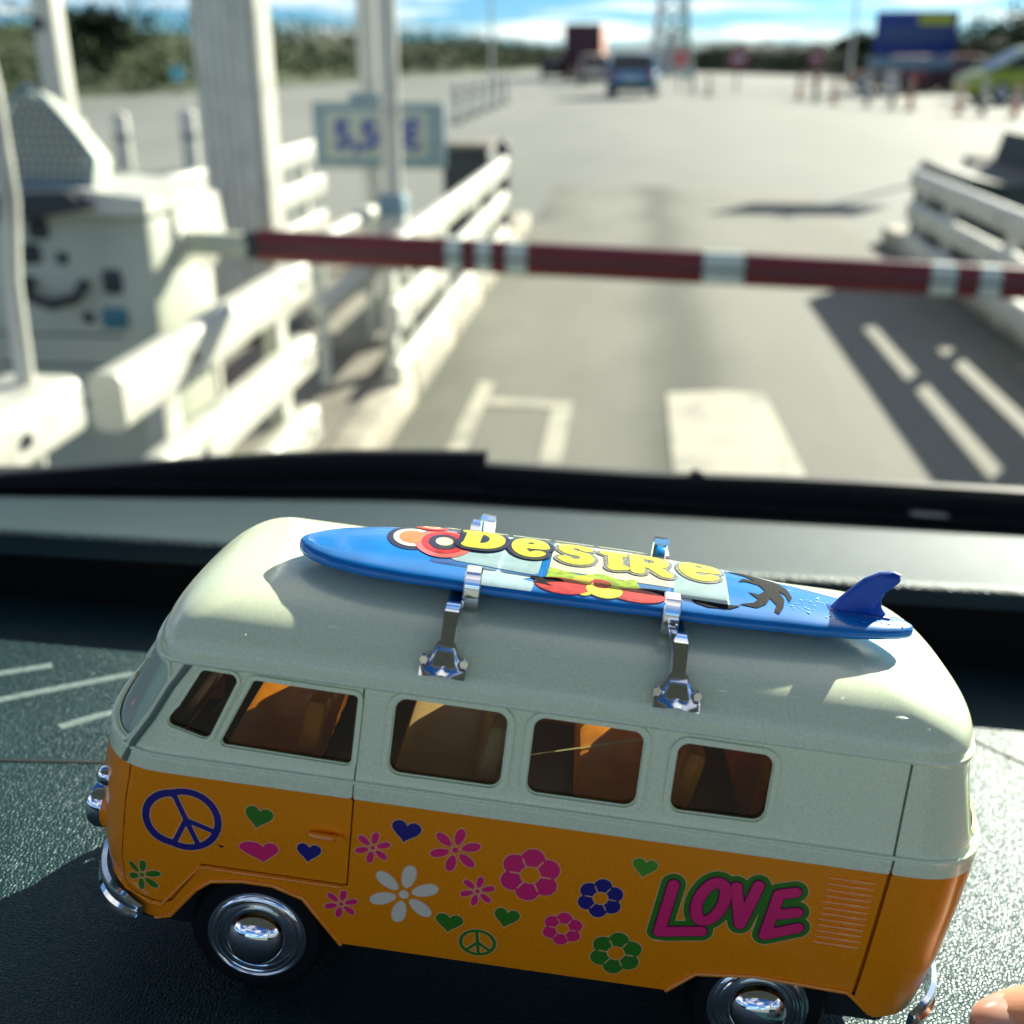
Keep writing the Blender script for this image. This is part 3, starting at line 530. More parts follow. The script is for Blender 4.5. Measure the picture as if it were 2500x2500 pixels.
# ------------------------------------------------------------------ posts and cones
M_ORN = mat('delineator_orange', (.62, .14, .05), .5, var=.1, vscale=20); M_TANP = mat('tan_plastic', (.55, .40, .16), .5); M_GREYD = mat('grey_plastic', (.26, .28, .24), .5); M_WPL = mat('white_plastic', (.72, .72, .66), .45)
def delineator(label, x, y, body, band, h, group, flat=False):
    o = empty('delineator_post', (x, y, 0), random.uniform(-.2, .2), label, 'post', group)
    mb = MB(); mb.lathe([(0, 0), (.17, 0), (.17, .04), (.09, .06), (0, .06)], 14); mb.build('foot', M_DKG, o); mb = MB(); mb.lathe([(0, .05), (.075, .05), (.07, h * .9), (.055, h), (0, h)], 14); p = mb.build('post_tube', body, o)
    for k in (.5, .74): mb = MB(); mb.lathe([(.0, h * k), (.079, h * k), (.078, h * (k + .13)), (0, h * (k + .13))], 14); mb.build('reflector_band', band, p)
    return o
ordn = ['first', 'second', 'third', 'fourth', 'fifth', 'sixth', 'seventh', 'eighth', 'ninth', 'tenth', 'eleventh', 'twelfth']
for k, (x, y, b, bd, h) in enumerate(((2.29, 49.2, M_GREYD, M_WPL, .95), (2.64, 43.8, M_TANP, M_WPL, .7), (5.34, 39.7, M_ORN, M_WPL, .75), (5.6, 37.8, M_GREYD, M_ORN, .95), (5.89, 36.1, M_ORN, M_WPL, .7), (6.58, 34.6, M_GREYD, M_WPL, .95), (6.98, 33.2, M_GREYD, M_WPL, .85), (7.18, 31.9, M_ORN, M_GREYD, .8), (7.85, 29.7, M_ORN, M_WPL, .72), (8.1, 28.6, M_GREYD, M_WPL, .85), (8.56, 27.7, M_ORN, M_WPL, .75))):
    delineator(f'{ordn[k]} lane post right of the dark blue car, counted towards the right edge', x, y, b, bd, h, 'lane posts across the right of the plaza')
for k, (x, y) in enumerate(((-3.75, 24.5), (-3.8, 26.6), (-3.85, 28.8), (-3.9, 31.2), (-3.97, 33.8), (-4.06, 36.8))):
    delineator(f'{ordn[k]} pale lane post above the left white rail, counted from the nearest', x, y, M_WPL, M_GREYD, .82, 'pale lane posts left of the lane')
def bollard(label, x, y, h): 
    o = empty('bollard', (x, y, 0), 0, label, 'bollard', 'white bollards of the next lane'); mb = MB(); mb.lathe([(0, 0), (.10, 0), (.10, h - .06), (.085, h - .02), (.04, h), (0, h)], 18); mb.build('bollard_tube', M_WHITE, o); mb = MB(); mb.lathe([(0, h * .5), (.103, h * .5), (.103, h * .62), (0, h * .62)], 18); mb.build('bollard_band', M_GREYD, o)
bollard('white bollard just right of the mesh hood', -6.2, 13.6, .66); bollard('white bollard halfway between the mesh hood and the ribbed column', -6.55, 13.2, .60); bollard('white bollard close to the left side of the ribbed column', -5.35, 13.6, .70)
def round_sign(label, x, y, h, r, m):
    o = empty('round_sign', (x, y, 0), 0, label, 'traffic sign', 'round red traffic signs'); mb = MB(); mb.tube([(0, 0, 0), (0, 0, h)], .045, 10); mb.build('sign_post', M_GREYD, o); mb = MB(); mb.lathe([(0, -.03), (r, -.03), (r, .0), (0, .0)], 24, 'y', (0, -.05, h - r)); d = mb.build('sign_disc', m, o); mb = MB(); mb.box((0, -.085, h - r), (r * 1.3, .008, r * .3), .002); mb.build('sign_bar', M_WPL, d); return o
M_SRED = mat('sign_red', (.55, .03, .03), .45); M_SRED2 = mat('sign_dark_red', (.20, .01, .04), .45)
round_sign('red round traffic sign right of the pale pylon', 1.78, 50, 1.65, .36, M_SRED); round_sign('dark red round traffic sign right of the lane posts start', 4.05, 49, 1.7, .42, M_SRED2); round_sign('faded dark red round sign between pylon and billboard', 8.0, 55, 1.7, .38, M_SRED2)
o = empty('blue_round_sign', (-15.9, 40, 0), 0, 'small round blue sign before the left bank', 'traffic sign'); mb = MB(); mb.tube([(0, 0, 0), (0, 0, 1.05)], .04, 10); mb.build('sign_post', M_GREYD, o); mb = MB(); mb.lathe([(0, -.03), (.26, -.03), (.26, 0), (0, 0)], 22, 'y', (0, -.05, .80)); mb.build('sign_disc', mat('sign_cyan_blue', (.10, .45, .55), .4), o)
for k, (x, y, lb) in enumerate(((-25.9, 60, 'thin lamp post far left between the tree and the ribbed column'), (-7.6, 62, 'thin lamp post left of the maroon truck'), (10.4, 60, 'thin lamp post left of the blue billboard'))):
    o = empty('lamp_post', (x, y, 0), 0, lb, 'lamp post', 'thin lamp posts around the plaza'); mb = MB(); mb.tube([(0, 0, 0), (0, 0, 8)], [.09, .05], 8); mb.tube([(0, 0, 7.95), (.8, 0, 8.3), (1.3, 0, 8.35)], .035, 6); mb.build('mast', M_GREYP, o); mb = MB(); mb.box((1.5, 0, 8.33), (.6, .22, .1), .04); mb.build('lamp_head', M_GREYP, o)
# ------------------------------------------------------------------ vehicles
M_GLASSV = mat('vehicle_glass', (.012, .02, .03), .08, spec=.8); M_TYREV = mat('vehicle_tyre', (.012, .013, .015), .7); M_RIMV = mat('vehicle_rim', (.5, .5, .5), .3, .8); M_TAIL = mat('tail_lamp', (.35, .01, .01), .2); M_PLATE = mat('number_plate', (.7, .7, .6), .4); M_HEADV = mat('head_lamp', (.8, .8, .8), .1)
def vehicle(name, label, cat, loc, rz, paint, L=4.2, W=1.76, H=1.46, van_=False, group=None):
    """length along local y (front at +y); lofted body, glass band, wheels, lamps"""
    o = empty(name, loc, rz, label, cat, group); hb = .88 if not van_ else 1.02
    def ring(y, w, z0, z1): return [(-w / 2, y, z0 + .1), (-w / 2 + .05, y, z0), (w / 2 - .05, y, z0), (w / 2, y, z0 + .1), (w / 2, y, z1 - .12), (w / 2 - .08, y, z1), (-w / 2 + .08, y, z1), (-w / 2, y, z1 - .12)]
    mb = MB(); mb.loft([ring(-L / 2, W * .86, .34, hb - .08), ring(-L / 2 + .12, W * .97, .24, hb), ring(-L * .2, W, .2, hb + .02), ring(L * .18, W, .2, hb), ring(L * .40, W * .97, .22, hb - .12), ring(L / 2 - .06, W * .88, .26, hb - .24), ring(L / 2, W * .78, .36, hb - .32)]); b = mb.build('body', paint, o, angle=50)
    y0, y1, y2, y3 = (-L / 2 + .15, -L / 2 + .55, L * .02, L * .26) if not van_ else (-L / 2 + .05, -L / 2 + .25, L * .12, L * .36)
    g = []
    for t, ins in ((0, 0), (.5, .12), (.92, .22)):
        a0 = y0 + (y1 - y0) * t; a1 = y3 + (y2 - y3) * t; w = W * .94 - ins * 1.3; z = hb - .02 + (H - hb) * t; g.append([(-w / 2, a0, z), (w / 2, a0, z), (w / 2, a1, z), (-w / 2, a1, z)])
    mb = MB(); mb.loft(g); mb.build('glasshouse', M_GLASSV, o, smooth=False)
    w = W * .94 - .30; mb = MB(); mb.loft([[(-w / 2 - .015, y1 - .06, H - .075), (w / 2 + .015, y1 - .06, H - .075), (w / 2 + .015, y2 + .06, H - .075), (-w / 2 - .015, y2 + .06, H - .075)], [(-w / 2 + .1, y1 + .06, H), (w / 2 - .1, y1 + .06, H), (w / 2 - .1, y2 - .1, H), (-w / 2 + .1, y2 - .1, H)]]); mb.build('roof', paint, o, angle=50)
    for sx in (-1, 1):
        for a, bq in (((y0, hb), (y1, H - .06)), ((y3, hb), (y2, H - .06)), (((y0 + y3) / 2, hb), ((y1 + y2) / 2, H - .06))): mb = MB(); mb.tube([(sx * W * .465, a[0], a[1] - .02), (sx * (W * .47 - .145), bq[0], bq[1])], .045, 8); mb.build('pillar', paint, o)
        mb = MB(); mb.box((sx * (W / 2 + .06), y3 - .12, hb + .06), (.16, .10, .13), .04); mb.build('mirror', paint, o)
        mb = MB(); mb.box((sx * W * .36, -L / 2 + .03, hb - .17), (.30, .10, .18), .04); mb.build('tail_lamp', M_TAIL, o); mb = MB(); mb.box((sx * W * .33, L / 2 - .07, hb - .36), (.32, .14, .13), .04); mb.build('head_lamp', M_HEADV, o)
        for y in (-L * .31, L * .31):
            wl = empty('wheel'); wl.parent = o; wl.location = (sx * (W / 2 - .10), y, .31); mb = MB(); mb.lathe([(.0, -.1), (.29, -.1), (.315, -.05), (.315, .05), (.29, .1), (.0, .1)], 22, 'x'); mb.build('tyre', M_TYREV, wl); mb = MB(); mb.lathe([(0, -.108), (.19, -.104), (.2, 0), (.19, .104), (0, .108)], 18, 'x'); mb.build('rim', M_RIMV, wl)
    mb = MB(); mb.box((0, -L / 2 - .005, .62), (.5, .03, .11), .01); mb.build('number_plate', M_PLATE, o); mb = MB(); mb.box((0, -L / 2 + .02, .40), (W * .9, .12, .2), .04); mb.build('rear_bumper', M_DKG, o)
    return o
vehicle('hatchback_car', 'dark blue hatchback driving away in the middle of the plaza', 'car', (-.1, 43.4, 0), R(-3), mat('car_paint_blue', (.13, .33, .48), .25, coat=.6), 3.9, 1.76, 1.50)
vehicle('small_car', 'small black car far off left of the maroon truck', 'car', (-5.9, 84, 0), R(4), mat('car_paint_black', (.012, .016, .022), .25, coat=.6), 4.2, 1.75, 1.48)
vehicle('small_car', 'small cream car partly hidden left of the dark blue hatchback', 'car', (-2.2, 63, 0), R(0), mat('car_paint_cream', (.68, .60, .44), .3, coat=.4), 3.8, 1.68, 1.50)
vehicle('small_car', 'dark red car parked behind the legs of the billboard', 'car', (12.6, 50.5, 0), R(72), mat('car_paint_red', (.24, .012, .02), .3, coat=.4), 3.9, 1.7, 1.42); vehicle('small_car', 'tan car parked under the blue billboard', 'car', (10.9, 52.6, 0), R(80), mat('car_paint_tan', (.50, .30, .16), .3, coat=.4), 3.9, 1.7, 1.40)
yv = vehicle('patrol_vehicle', 'lime yellow patrol vehicle at the right edge facing left', 'patrol vehicle', (12.3, 38.2, 0), R(97), mat('car_paint_lime', (.36, .44, .02), .3, coat=.4), 4.6, 1.85, 1.62, van_=True); mb = MB(); mb.box((0, 0, 1.68), (.9, .25, .12), .04); mb.build('light_bar', M_ORN, yv)
o = empty('truck', (-3.55, 82.5, 0), R(-1), 'maroon box truck driving away, sunlit on its right side', 'truck'); M_TRK = mat('truck_maroon', (.055, .012, .022), .5, var=.1, vscale=1); M_TRKS = mat('truck_side_sunlit', (.62, .25, .15), .5, var=.08, vscale=.6)  # sunlight on the right side is painted in as this orange
mb = MB(); mb.box((0, 0, 2.15), (2.4, 7.4, 2.5), .04); bx = mb.build('cargo_box', M_TRK, o); mb = MB(); mb.box((1.212, 0, 2.15), (.02, 7.2, 2.36), .004); mb.build('sunlit_side', M_TRKS, bx); mb = MB(); mb.box((0, -3.71, 2.15), (.04, .03, 2.3), .004); mb.build('door_split', M_DKG, bx)
mb = MB(); mb.box((0, 4.7, 1.75), (2.3, 1.8, 2.3), .12); mb.build('cab', M_TRK, o); mb = MB(); mb.box((0, .6, .72), (1.0, 9, .24), .02); mb.build('frame', M_DKG, o); mb = MB(); mb.box((0, -3.6, .58), (2.3, .12, .16), .03); mb.build('rear_bumper', M_DKG, o)
for sx in (-1, 1):
    mb = MB(); mb.box((sx * .95, -3.66, .75), (.3, .06, .14), .02); mb.build('tail_lamp', M_TAIL, o)
    for y in (-2.5, -1.4, 4.6): wl = empty('wheel'); wl.parent = o; wl.location = (sx * 1.0, y, .5); mb = MB(); mb.lathe([(0, -.16), (.46, -.16), (.5, -.1), (.5, .1), (.46, .16), (0, .16)], 20, 'x'); mb.build('tyre', M_TYREV, wl); mb = MB(); mb.lathe([(0, -.17), (.26, -.165), (.27, .165), (0, .17)], 16, 'x'); mb.build('rim', M_RIMV, wl)
# ------------------------------------------------------------------ pylon and billboard
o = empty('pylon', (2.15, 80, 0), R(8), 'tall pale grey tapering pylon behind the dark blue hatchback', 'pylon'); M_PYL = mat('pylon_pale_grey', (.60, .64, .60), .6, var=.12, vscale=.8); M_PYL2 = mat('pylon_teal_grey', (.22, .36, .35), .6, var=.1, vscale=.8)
for sx in (-1, 1):
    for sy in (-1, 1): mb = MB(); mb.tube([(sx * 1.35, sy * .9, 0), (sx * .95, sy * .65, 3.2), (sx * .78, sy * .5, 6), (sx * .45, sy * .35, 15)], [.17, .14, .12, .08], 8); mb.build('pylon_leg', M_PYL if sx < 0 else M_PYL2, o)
for z0 in (.3, 1.6, 2.9, 4.2, 5.6, 7.2, 9, 11, 13):
    w = np.interp(z0, [0, 3.2, 6, 15], [1.35, .95, .78, .45]); w2 = np.interp(z0 + 1.4, [0, 3.2, 6, 15], [1.35, .95, .78, .45])
    for sy in (-1, 1): mb = MB(); mb.tube([(-w, sy * w * .66, z0), (w2, sy * w2 * .66, z0 + 1.4)], .06, 6); mb.tube([(w, sy * w * .66, z0), (-w2, sy * w2 * .66, z0 + 1.4)], .06, 6); mb.tube([(-w, sy * w * .66, z0), (w, sy * w * .66, z0)], .06, 6); mb.build('brace', M_PYL, o)
mb = MB(); mb.prism([(-1.15, .2), (1.0, .2), (.55, 2.6), (.1, 3.4), (-.3, 2.7)], 'y', -.35, .35); mb.build('clad_panel', M_PYL, o, smooth=False)
o = empty('billboard', (10.95, 49.3, 0), R(-4), 'large blue billboard with a yellow patch at its top right', 'billboard'); M_BBLUE = mat('billboard_blue', (.008, .035, .22), .4, var=.15, vscale=.7); M_BYEL = mat('billboard_yellow', (.48, .52, .02), .4); M_BLINE = mat('billboard_grey_line', (.06, .12, .20), .4)
mb = MB(); mb.box((0, 0, 2.20), (3.15, .10, 1.62), .03); pn = mb.build('panel', M_BBLUE, o); mb = MB(); mb.prism([(a + .72, b + 2.72) for a, b in rrect(1.35, .40, .15)], 'y', -.066, -.052); mb.build('yellow_patch', M_BYEL, pn)
for z in (2.33, 2.05): mb = MB(); mb.box((.05, -.058, z), (2.7, .012, .12), .003); mb.build('grey_line', M_BLINE, pn)
mb = MB(); mb.box((-.05, .1, 1.10), (3.2, .5, .46), .05); mb.build('base_box', M_TEALP, o)
for x in (-1.2, -.25, .85, 1.4): mb = MB(); mb.box((x, .1, .45), (.22, .22, .9), .03); mb.build('leg', M_DKG, o)
mb = MB(); mb.box((-.7, .15, .42), (.55, .3, .6), .04); mb.build('ballast', M_WPL, o)

def milky_glass(name, tint, col, fac):
    """slightly hazy clear plastic: pass-through mixed with a pale scattering surface and a faint gloss"""
    m = glass_mat(name, tint, .25, .05); nt = m.node_tree; o = [n for n in nt.nodes if n.type == 'OUTPUT_MATERIAL'][0]; top = o.inputs[0].links[0].from_socket
    d = nt.nodes.new('ShaderNodeBsdfDiffuse'); d.inputs[0].default_value = (*col, 1); mx = nt.nodes.new('ShaderNodeMixShader'); mx.inputs[0].default_value = fac; nt.links.new(top, mx.inputs[1]); nt.links.new(d.outputs[0], mx.inputs[2]); nt.links.new(mx.outputs[0], o.inputs[0]); return m

# ------------------------------------------------------------------ the toy van
M_CREAM = mat('cream_white_plastic', (.78, .88, .62), .24, var=.06, vscale=2600, bump=.06, bscale=900, dist=.0001, coat=.25)
M_ORANGE = mat('orange_enamel', (1.0, .285, .002), .26, var=.12, vscale=3800, bump=.10, bscale=5000, dist=.00004, coat=.35)
M_CHROME = mat('chrome', (.86, .88, .90), .07, 1.0, bump=.03, bscale=300, dist=.0004)
M_CHROME_DK = mat('smoked_chrome', (.80, .82, .84), .10, 1.0)
M_TYRE = mat('tyre_rubber', (.004, .005, .006), .7, spec=.2, bump=.15, bscale=1500, dist=.0001)
M_CHASSIS = mat('chassis_black', (.006, .008, .011), .6)
M_AMBER = mat('amber_seat_plastic', (.90, .34, .02), .35, var=.25, vscale=180)
M_TAN = mat('seat_ribs_glint_tone', (.70, .58, .36), .4, var=.1, vscale=150)  # pale tone of the middle seat stands in for glints behind the panes
M_PANE = glass_mat('smoked_pane', (.60, .55, .44), .28, .03)
M_CLEAR = milky_glass('clear_windscreen_pane', (.88, .95, .92), (.70, .88, .76), .50)
M_GASKET = mat('grey_green_gasket', (.13, .17, .14), .45)
M_LENS = mat('lamp_lens', (.75, .78, .76), .08, coat=1.0)
M_GREY_IN = mat('grey_interior', (.05, .05, .055), .5)
INK_HALO = mat('ink_halo', (.92, .50, .22), .4); INK_BLUE = mat('ink_navy', (.018, .016, .20), .38); INK_GREEN = mat('ink_green', (.035, .20, .015), .38); INK_PINK = mat('ink_magenta', (.82, .018, .17), .42)
INK_WHITE = mat('ink_white', (.82, .74, .58), .42); INK_DARK = mat('ink_maroon', (.10, .005, .05), .4); INK_LGREEN = mat('ink_light_green', (.07, .30, .02), .38)

van = empty('toy_van', label='orange and cream die-cast toy camper van with flower decals on the dashboard', cat='toy van')
van.matrix_world = TOY
XA, XB, LF, LR = -1.60, 1.64, .92, .92
def wside(z): return np.interp(z, [.2, .4, .7, .95, 1.2, 1.27, 1.30, 1.72, 1.76], [.80, .83, .855, .865, .868, .868, .852, .79, .785])
def xfront(z): return np.interp(z, [.2, .4, .7, 1.0, 1.2, 1.27, 1.30, 1.72, 1.76], [-1.98, -2.04, -2.10, -2.10, -2.07, -2.06, -2.03, -1.80, -1.78])
def xrear(z): return np.interp(z, [.2, .4, .7, 1.0, 1.2, 1.27, 1.30, 1.72, 1.76], [1.98, 2.04, 2.10, 2.13, 2.14, 2.14, 2.11, 1.975, 1.965])
def plan(u, w, xf, xr, nf=2.8, nr=3.0):
    u = np.asarray(u, float); qf = np.clip((XA - u) / LF, 0, 1) * math.pi / 2; qr = np.clip((u - XB) / LR, 0, 1) * math.pi / 2
    x = np.where(u < XA, XA - (XA - xf) * np.sin(qf) ** (2 / nf), np.where(u > XB, XB + (xr - XB) * np.sin(qr) ** (2 / nr), u))
    c = np.where(u < XA, np.maximum(np.cos(qf), 0) ** (2 / nf), np.where(u > XB, np.maximum(np.cos(qr), 0) ** (2 / nr), 1.0))
    return x, -w * c
def SB(off=0.0, mirror=False):
    def f(u, z):
        x, y = plan(u, wside(z) + off, xfront(z) - off, xrear(z) + off)
        return np.stack([x, -y if mirror else y, z], 1)
    return f
U0, U1 = XA - LF, XB + LR
DOOR = [(-.785, 1.30), (-.782, .737), (-1.458, .739), (-1.613, .488), (-1.66, .488), (-1.80, .515), (-1.835, .56), (-1.825, .72), (-1.80, 1.01), (-1.775, 1.30)]
FARCH = [(-1.66, .1), (-1.655, .386), (-1.602, .411), (-1.485, .588), (-1.413, .65), (-1.27, .676), (-1.127, .677), (-.982, .626), (-.905, .528), (-.789, .381), (-.78, .1)]
RARCH = [(.745, .1), (.75, .385), (.87, .512), (1.144, .548), (1.569, .530), (1.61, .499), (1.67, .423), (1.70, .38), (1.72, .1)]
WINS = dict(vent=([(-1.505, 1.70), (-1.338, 1.696), (-1.455, 1.386), (-1.640, 1.432)], .03), door=([(-1.275, 1.682), (-.812, 1.676), (-.812, 1.362), (-1.402, 1.372)], .018),
            a=([(-.642, 1.692), (-.148, 1.688), (-.145, 1.353), (-.642, 1.353)], .05), b=([(-.03, 1.692), (.452, 1.688), (.455, 1.350), (-.027, 1.350)], .05), c=([(.606, 1.668), (1.022, 1.664), (1.021, 1.366), (.607, 1.360)], .05))
FRONTW = [(-1.635, 1.70), (-1.815, 1.40), (-1.87, 1.315), (-2.49, 1.315), (-2.49, 1.70)]
REARW = [(2.05, 1.66), (2.05, 1.36), (2.62, 1.36), (2.62, 1.66)]
FGROOVE = [(-.785, 1.19), (-.787, 1.75)]
RGROOVE = [(1.613, 1.75), (1.612, 1.2), (1.60, .40)]
def flip(v, f): v = v.copy(); v[:, 1] *= -1; return v, [tuple(reversed(q)) for q in f]
def halves(name, m, sdf, z0, z1, nu, nz, thick, parent, off=0.0):
    v, f = trim(SB(off), sdf, U0, U1, nu, z0, z1, nz)
    v2, f2 = flip(v, f); n = len(v)
    # weld on the centre line so each shell is one body
    V = np.vstack([v, v2]); F = list(f) + [tuple(i + n for i in q) for q in f2]
    o = mesh(name, V, F, m, parent, scale=S32)
    bm = bmesh.new(); bm.from_mesh(o.data); bmesh.ops.remove_doubles(bm, verts=bm.verts, dist=1e-5); bm.to_mesh(o.data); bm.free()
    return solid(o, thick * S32)
def bottom(u): return np.interp(u, [-2.6, -1.9, -1.7, -1.6, .7, 1.7, 1.9, 2.3], [.46, .44, .39, .385, .385, .40, .42, .46])
def sd_lower(U, V):
    d = np.maximum(V - 1.1995, bottom(U) - V)
    for A in (FARCH, RARCH): d = np.maximum(d, -sd_poly(U, V, A))
    d = np.maximum(d, -(sd_poly(U, V, DOOR) - .006))
    return np.maximum(d, .009 - sd_line(U, V, RGROOVE))
body = halves('lower_body', M_ORANGE, sd_lower, .36, 1.1995, 420, 96, .035, van)
def sd_upper(U, V):
    d = np.maximum(V - 1.735, 1.2 - V)
    for p, r in WINS.values(): d = np.maximum(d, -sd_round(U, V, p, r))
    d = np.maximum(d, -sd_round(U, V, FRONTW, .06)); d = np.maximum(d, -sd_round(U, V, REARW, .06))
    d = np.maximum(d, .006 - sd_line(U, V, FGROOVE)); return np.maximum(d, .007 - sd_line(U, V, RGROOVE))
upper = halves('upper_body', M_CREAM, sd_upper, 1.2, 1.735, 420, 72, .035, van)
for mir in (False, True):
    v, f = trim(SB(), lambda U, V: np.maximum(sd_poly(U, V, DOOR) + .002, V - 1.1995), -1.9, -.75, 150, .46, 1.1995, 96)
    if mir: v, f = flip(v, f)
    d = solid(mesh('door', v, f, M_ORANGE, van, scale=S32), .035 * S32)
    hm = MB(); sy = 1 if mir else -1
    hm.tube([(-.965, sy * .885, 1.0), (-.94, sy * .893, 1.002), (-.86, sy * .893, 1.0), (-.845, sy * .88, .999)], [.012, .017, .017, .014], 8); hm.lathe([(.0, .0), (.016, 0), (.016, sy * .03), (.0, sy * .03)], 10, 'y', (-.825, sy * .862, .998))
    hm.build('door_handle', M_ORANGE, d, scale=S32)
    # backing behind the shut lines
    v, f = trim(SB(-.040), lambda U, V: np.maximum(np.maximum(V - 1.72, .45 - V), -np.minimum(np.minimum.reduce([sd_round(U, V, p, r) - .012 for p, r in WINS.values()]), np.minimum(sd_poly(U, V, FARCH) - .01, sd_poly(U, V, RARCH) - .01))), -1.98, 1.80, 260, .45, 1.72, 70)
    if mir: v, f = flip(v, f)
    mesh('inner_panel', v, f, None, van, scale=S32, mats=[M_ORANGE, M_CREAM], fm=[1 if np.mean([v[i][2] for i in q]) > 1.2 else 0 for q in f])
# raised bead below the belt ledge, arch lips
def bead(name, pts, r, m, par, off=.0, mir=True, n=8):
    for k in ((False, True) if mir else (False,)):
        P3 = SB(off, k)(np.array([p[0] for p in pts], float), np.array([p[1] for p in pts], float)); mb = MB(); mb.tube(P3, r, n); o = mb.build(name, m, par, scale=S32)
    return o
us = np.concatenate([np.linspace(U0, XA, 16)[:-1], np.linspace(XA, XB, 30), np.linspace(XB, U1, 16)[1:]])
bead('belt_bead', [(u, 1.282) for u in us], .010, M_CREAM, upper, .003)
bead('gutter', [(u, 1.734) for u in us], .018, M_CREAM, upper, .012)
bead('arch_lip', FARCH[1:-1], .011, M_ORANGE, body, .002); bead('arch_lip', RARCH[1:-2], .011, M_ORANGE, body, .002)
bead('door_bead', [(-.80, .72), (-1.468, .722), (-1.625, .47), (-1.67, .468), (-1.83, .50), (-1.95, .56)], .008, M_ORANGE, body, .002)
bead('pillar_gasket', [(-1.555, 1.735), (-1.64, 1.60), (-1.725, 1.44), (-1.80, 1.31), (-1.83, 1.215)], .016, M_GASKET, upper, .004)
bead('pillar_gasket', [(-1.585, 1.735), (-1.67, 1.60), (-1.755, 1.44), (-1.83, 1.31), (-1.86, 1.215)], .012, M_CREAM, upper, .006)
# window rims and smoked panes, windscreen panes
for key, (p, r) in WINS.items():
    for mir in (False, True):
        x0 = min(q[0] for q in p) - .08; x1 = max(q[0] for q in p) + .08
        v, f = trim(SB(.014), lambda U, V: np.abs(sd_round(U, V, p, r) - (.010 if key == 'vent' else .016 if key == 'door' else .020)) - (.007 if key == 'vent' else .010 if key == 'door' else .013), x0, x1, 90, 1.29, 1.74, 70)
        if mir: v, f = flip(v, f)
        rim = solid(mesh('window_rim', v, f, M_CREAM, van, scale=S32), .018 * S32, bevel=.005 * S32)
        v, f = trim(SB(-.020), lambda U, V: sd_round(U, V, p, r) - .012, x0, x1, 24, 1.29, 1.74, 20)
        if mir: v, f = flip(v, f)
        mesh('pane', v, f, M_PANE, rim, scale=S32)
for mir in (False, True):
    for nm, p, m, u0, u1 in (('windscreen_pane', FRONTW, M_CLEAR, U0 - .01, -1.56), ('rear_pane', REARW, M_PANE, 1.98, U1 + .01)):
        v, f = trim(SB(-.012), lambda U, V: sd_round(U, V, p, .06) - .012, u0, u1, 40, 1.30, 1.70, 26)
        if mir: v, f = flip(v, f)
        mesh(nm, v, f, m, van, scale=S32)
        v, f = trim(SB(.010), lambda U, V: np.abs(sd_round(U, V, p, .06) - .016) - .010, u0, u1, 90, 1.28, 1.72, 60)
        if mir: v, f = flip(v, f)
        solid(mesh('window_rim', v, f, M_CREAM, van, scale=S32), .014 * S32)
mb = MB(); mb.tube([(xfront(z) - .012, 0, z) for z in np.linspace(1.30, 1.72, 6)], .022, 8); mb.build('windscreen_divider', M_CREAM, van, scale=S32)
# roof dome
ZG, HR, PW = 1.735, .285, 2.45
def SR(u, ph):
    ph = np.clip(ph, 0, math.pi / 2); c = np.maximum(np.cos(ph), 0) ** (2 / PW); s_ = np.sin(ph) ** (2 / PW)
    x, y = plan(u, .812, -1.80, 2.0, 2.5, 2.6); xm = .11
    x = xm + (x - xm) * (1 - (1 - c) * .43); return np.stack([x, y * c, ZG + .004 + HR * s_], 1)
v, f = trim(SR, lambda U, V: np.full(U.shape, -1.0), U0, U1, 200, 0.0, math.pi / 2, 36)
v2, f2 = flip(v, f); V = np.vstack([v, v2]); F = list(f) + [tuple(i + len(v) for i in q) for q in f2]
roof = mesh('roof', V, F, M_CREAM, van, scale=S32)
bm = bmesh.new(); bm.from_mesh(roof.data); bmesh.ops.remove_doubles(bm, verts=bm.verts, dist=2e-6); bmesh.ops.dissolve_degenerate(bm, edges=bm.edges, dist=1e-7); bm.to_mesh(roof.data); bm.free(); solid(roof, .03 * S32)
# chassis, interior
mb = MB(); mb.box((0, 0, .40), (3.7, 1.38, .32), .05); mb.build('chassis', M_CHASSIS, van, scale=S32)
mb = MB(); mb.box((0, 0, .80), (3.75, 1.56, .06), .01); mb.build('floor_pan', M_GREY_IN, van, scale=S32)
for x, m in ((-1.12, M_AMBER), (-.28, M_TAN), (.62, M_AMBER)):
    mb = MB(); mb.box((x - .18, 0, 1.02), (.42, 1.40, .22), .05); sc_ = mb.build('seat', m, van, scale=S32)
    mb = MB()
    for k in range(9): mb.box((x + .07, -.60 + .15 * k, 1.30), (.10, .145, .50), .04, Matrix.Rotation(R(8), 3, 'Y'))
    mb.build('backrest', m, sc_, scale=S32)
mb = MB(); mb.box((1.45, 0, 1.12), (.7, 1.3, .5), .05); mb.build('engine_deck', M_AMBER, van, scale=S32)
mb = MB()
ring = [(-1.46 + .14 * math.sin(a) * .5, -.40 + .15 * math.cos(a), 1.40 + .13 * math.sin(a)) for a in np.linspace(0, 2 * math.pi, 25)]
mb.tube(ring, .016, 8, cap=False); mb.tube([(-1.46, -.40, 1.40), (-1.72, -.40, 1.05)], .018, 8); mb.tube([(-1.46, -.54, 1.40), (-1.46, -.26, 1.40)], .012, 6)
mb.build('steering_wheel', M_GREY_IN, van, scale=S32)
mb = MB(); mb.box((-1.80, 0, 1.22), (.22, 1.3, .14), .05); mb.build('cab_dash', M_GREY_IN, van, scale=S32)
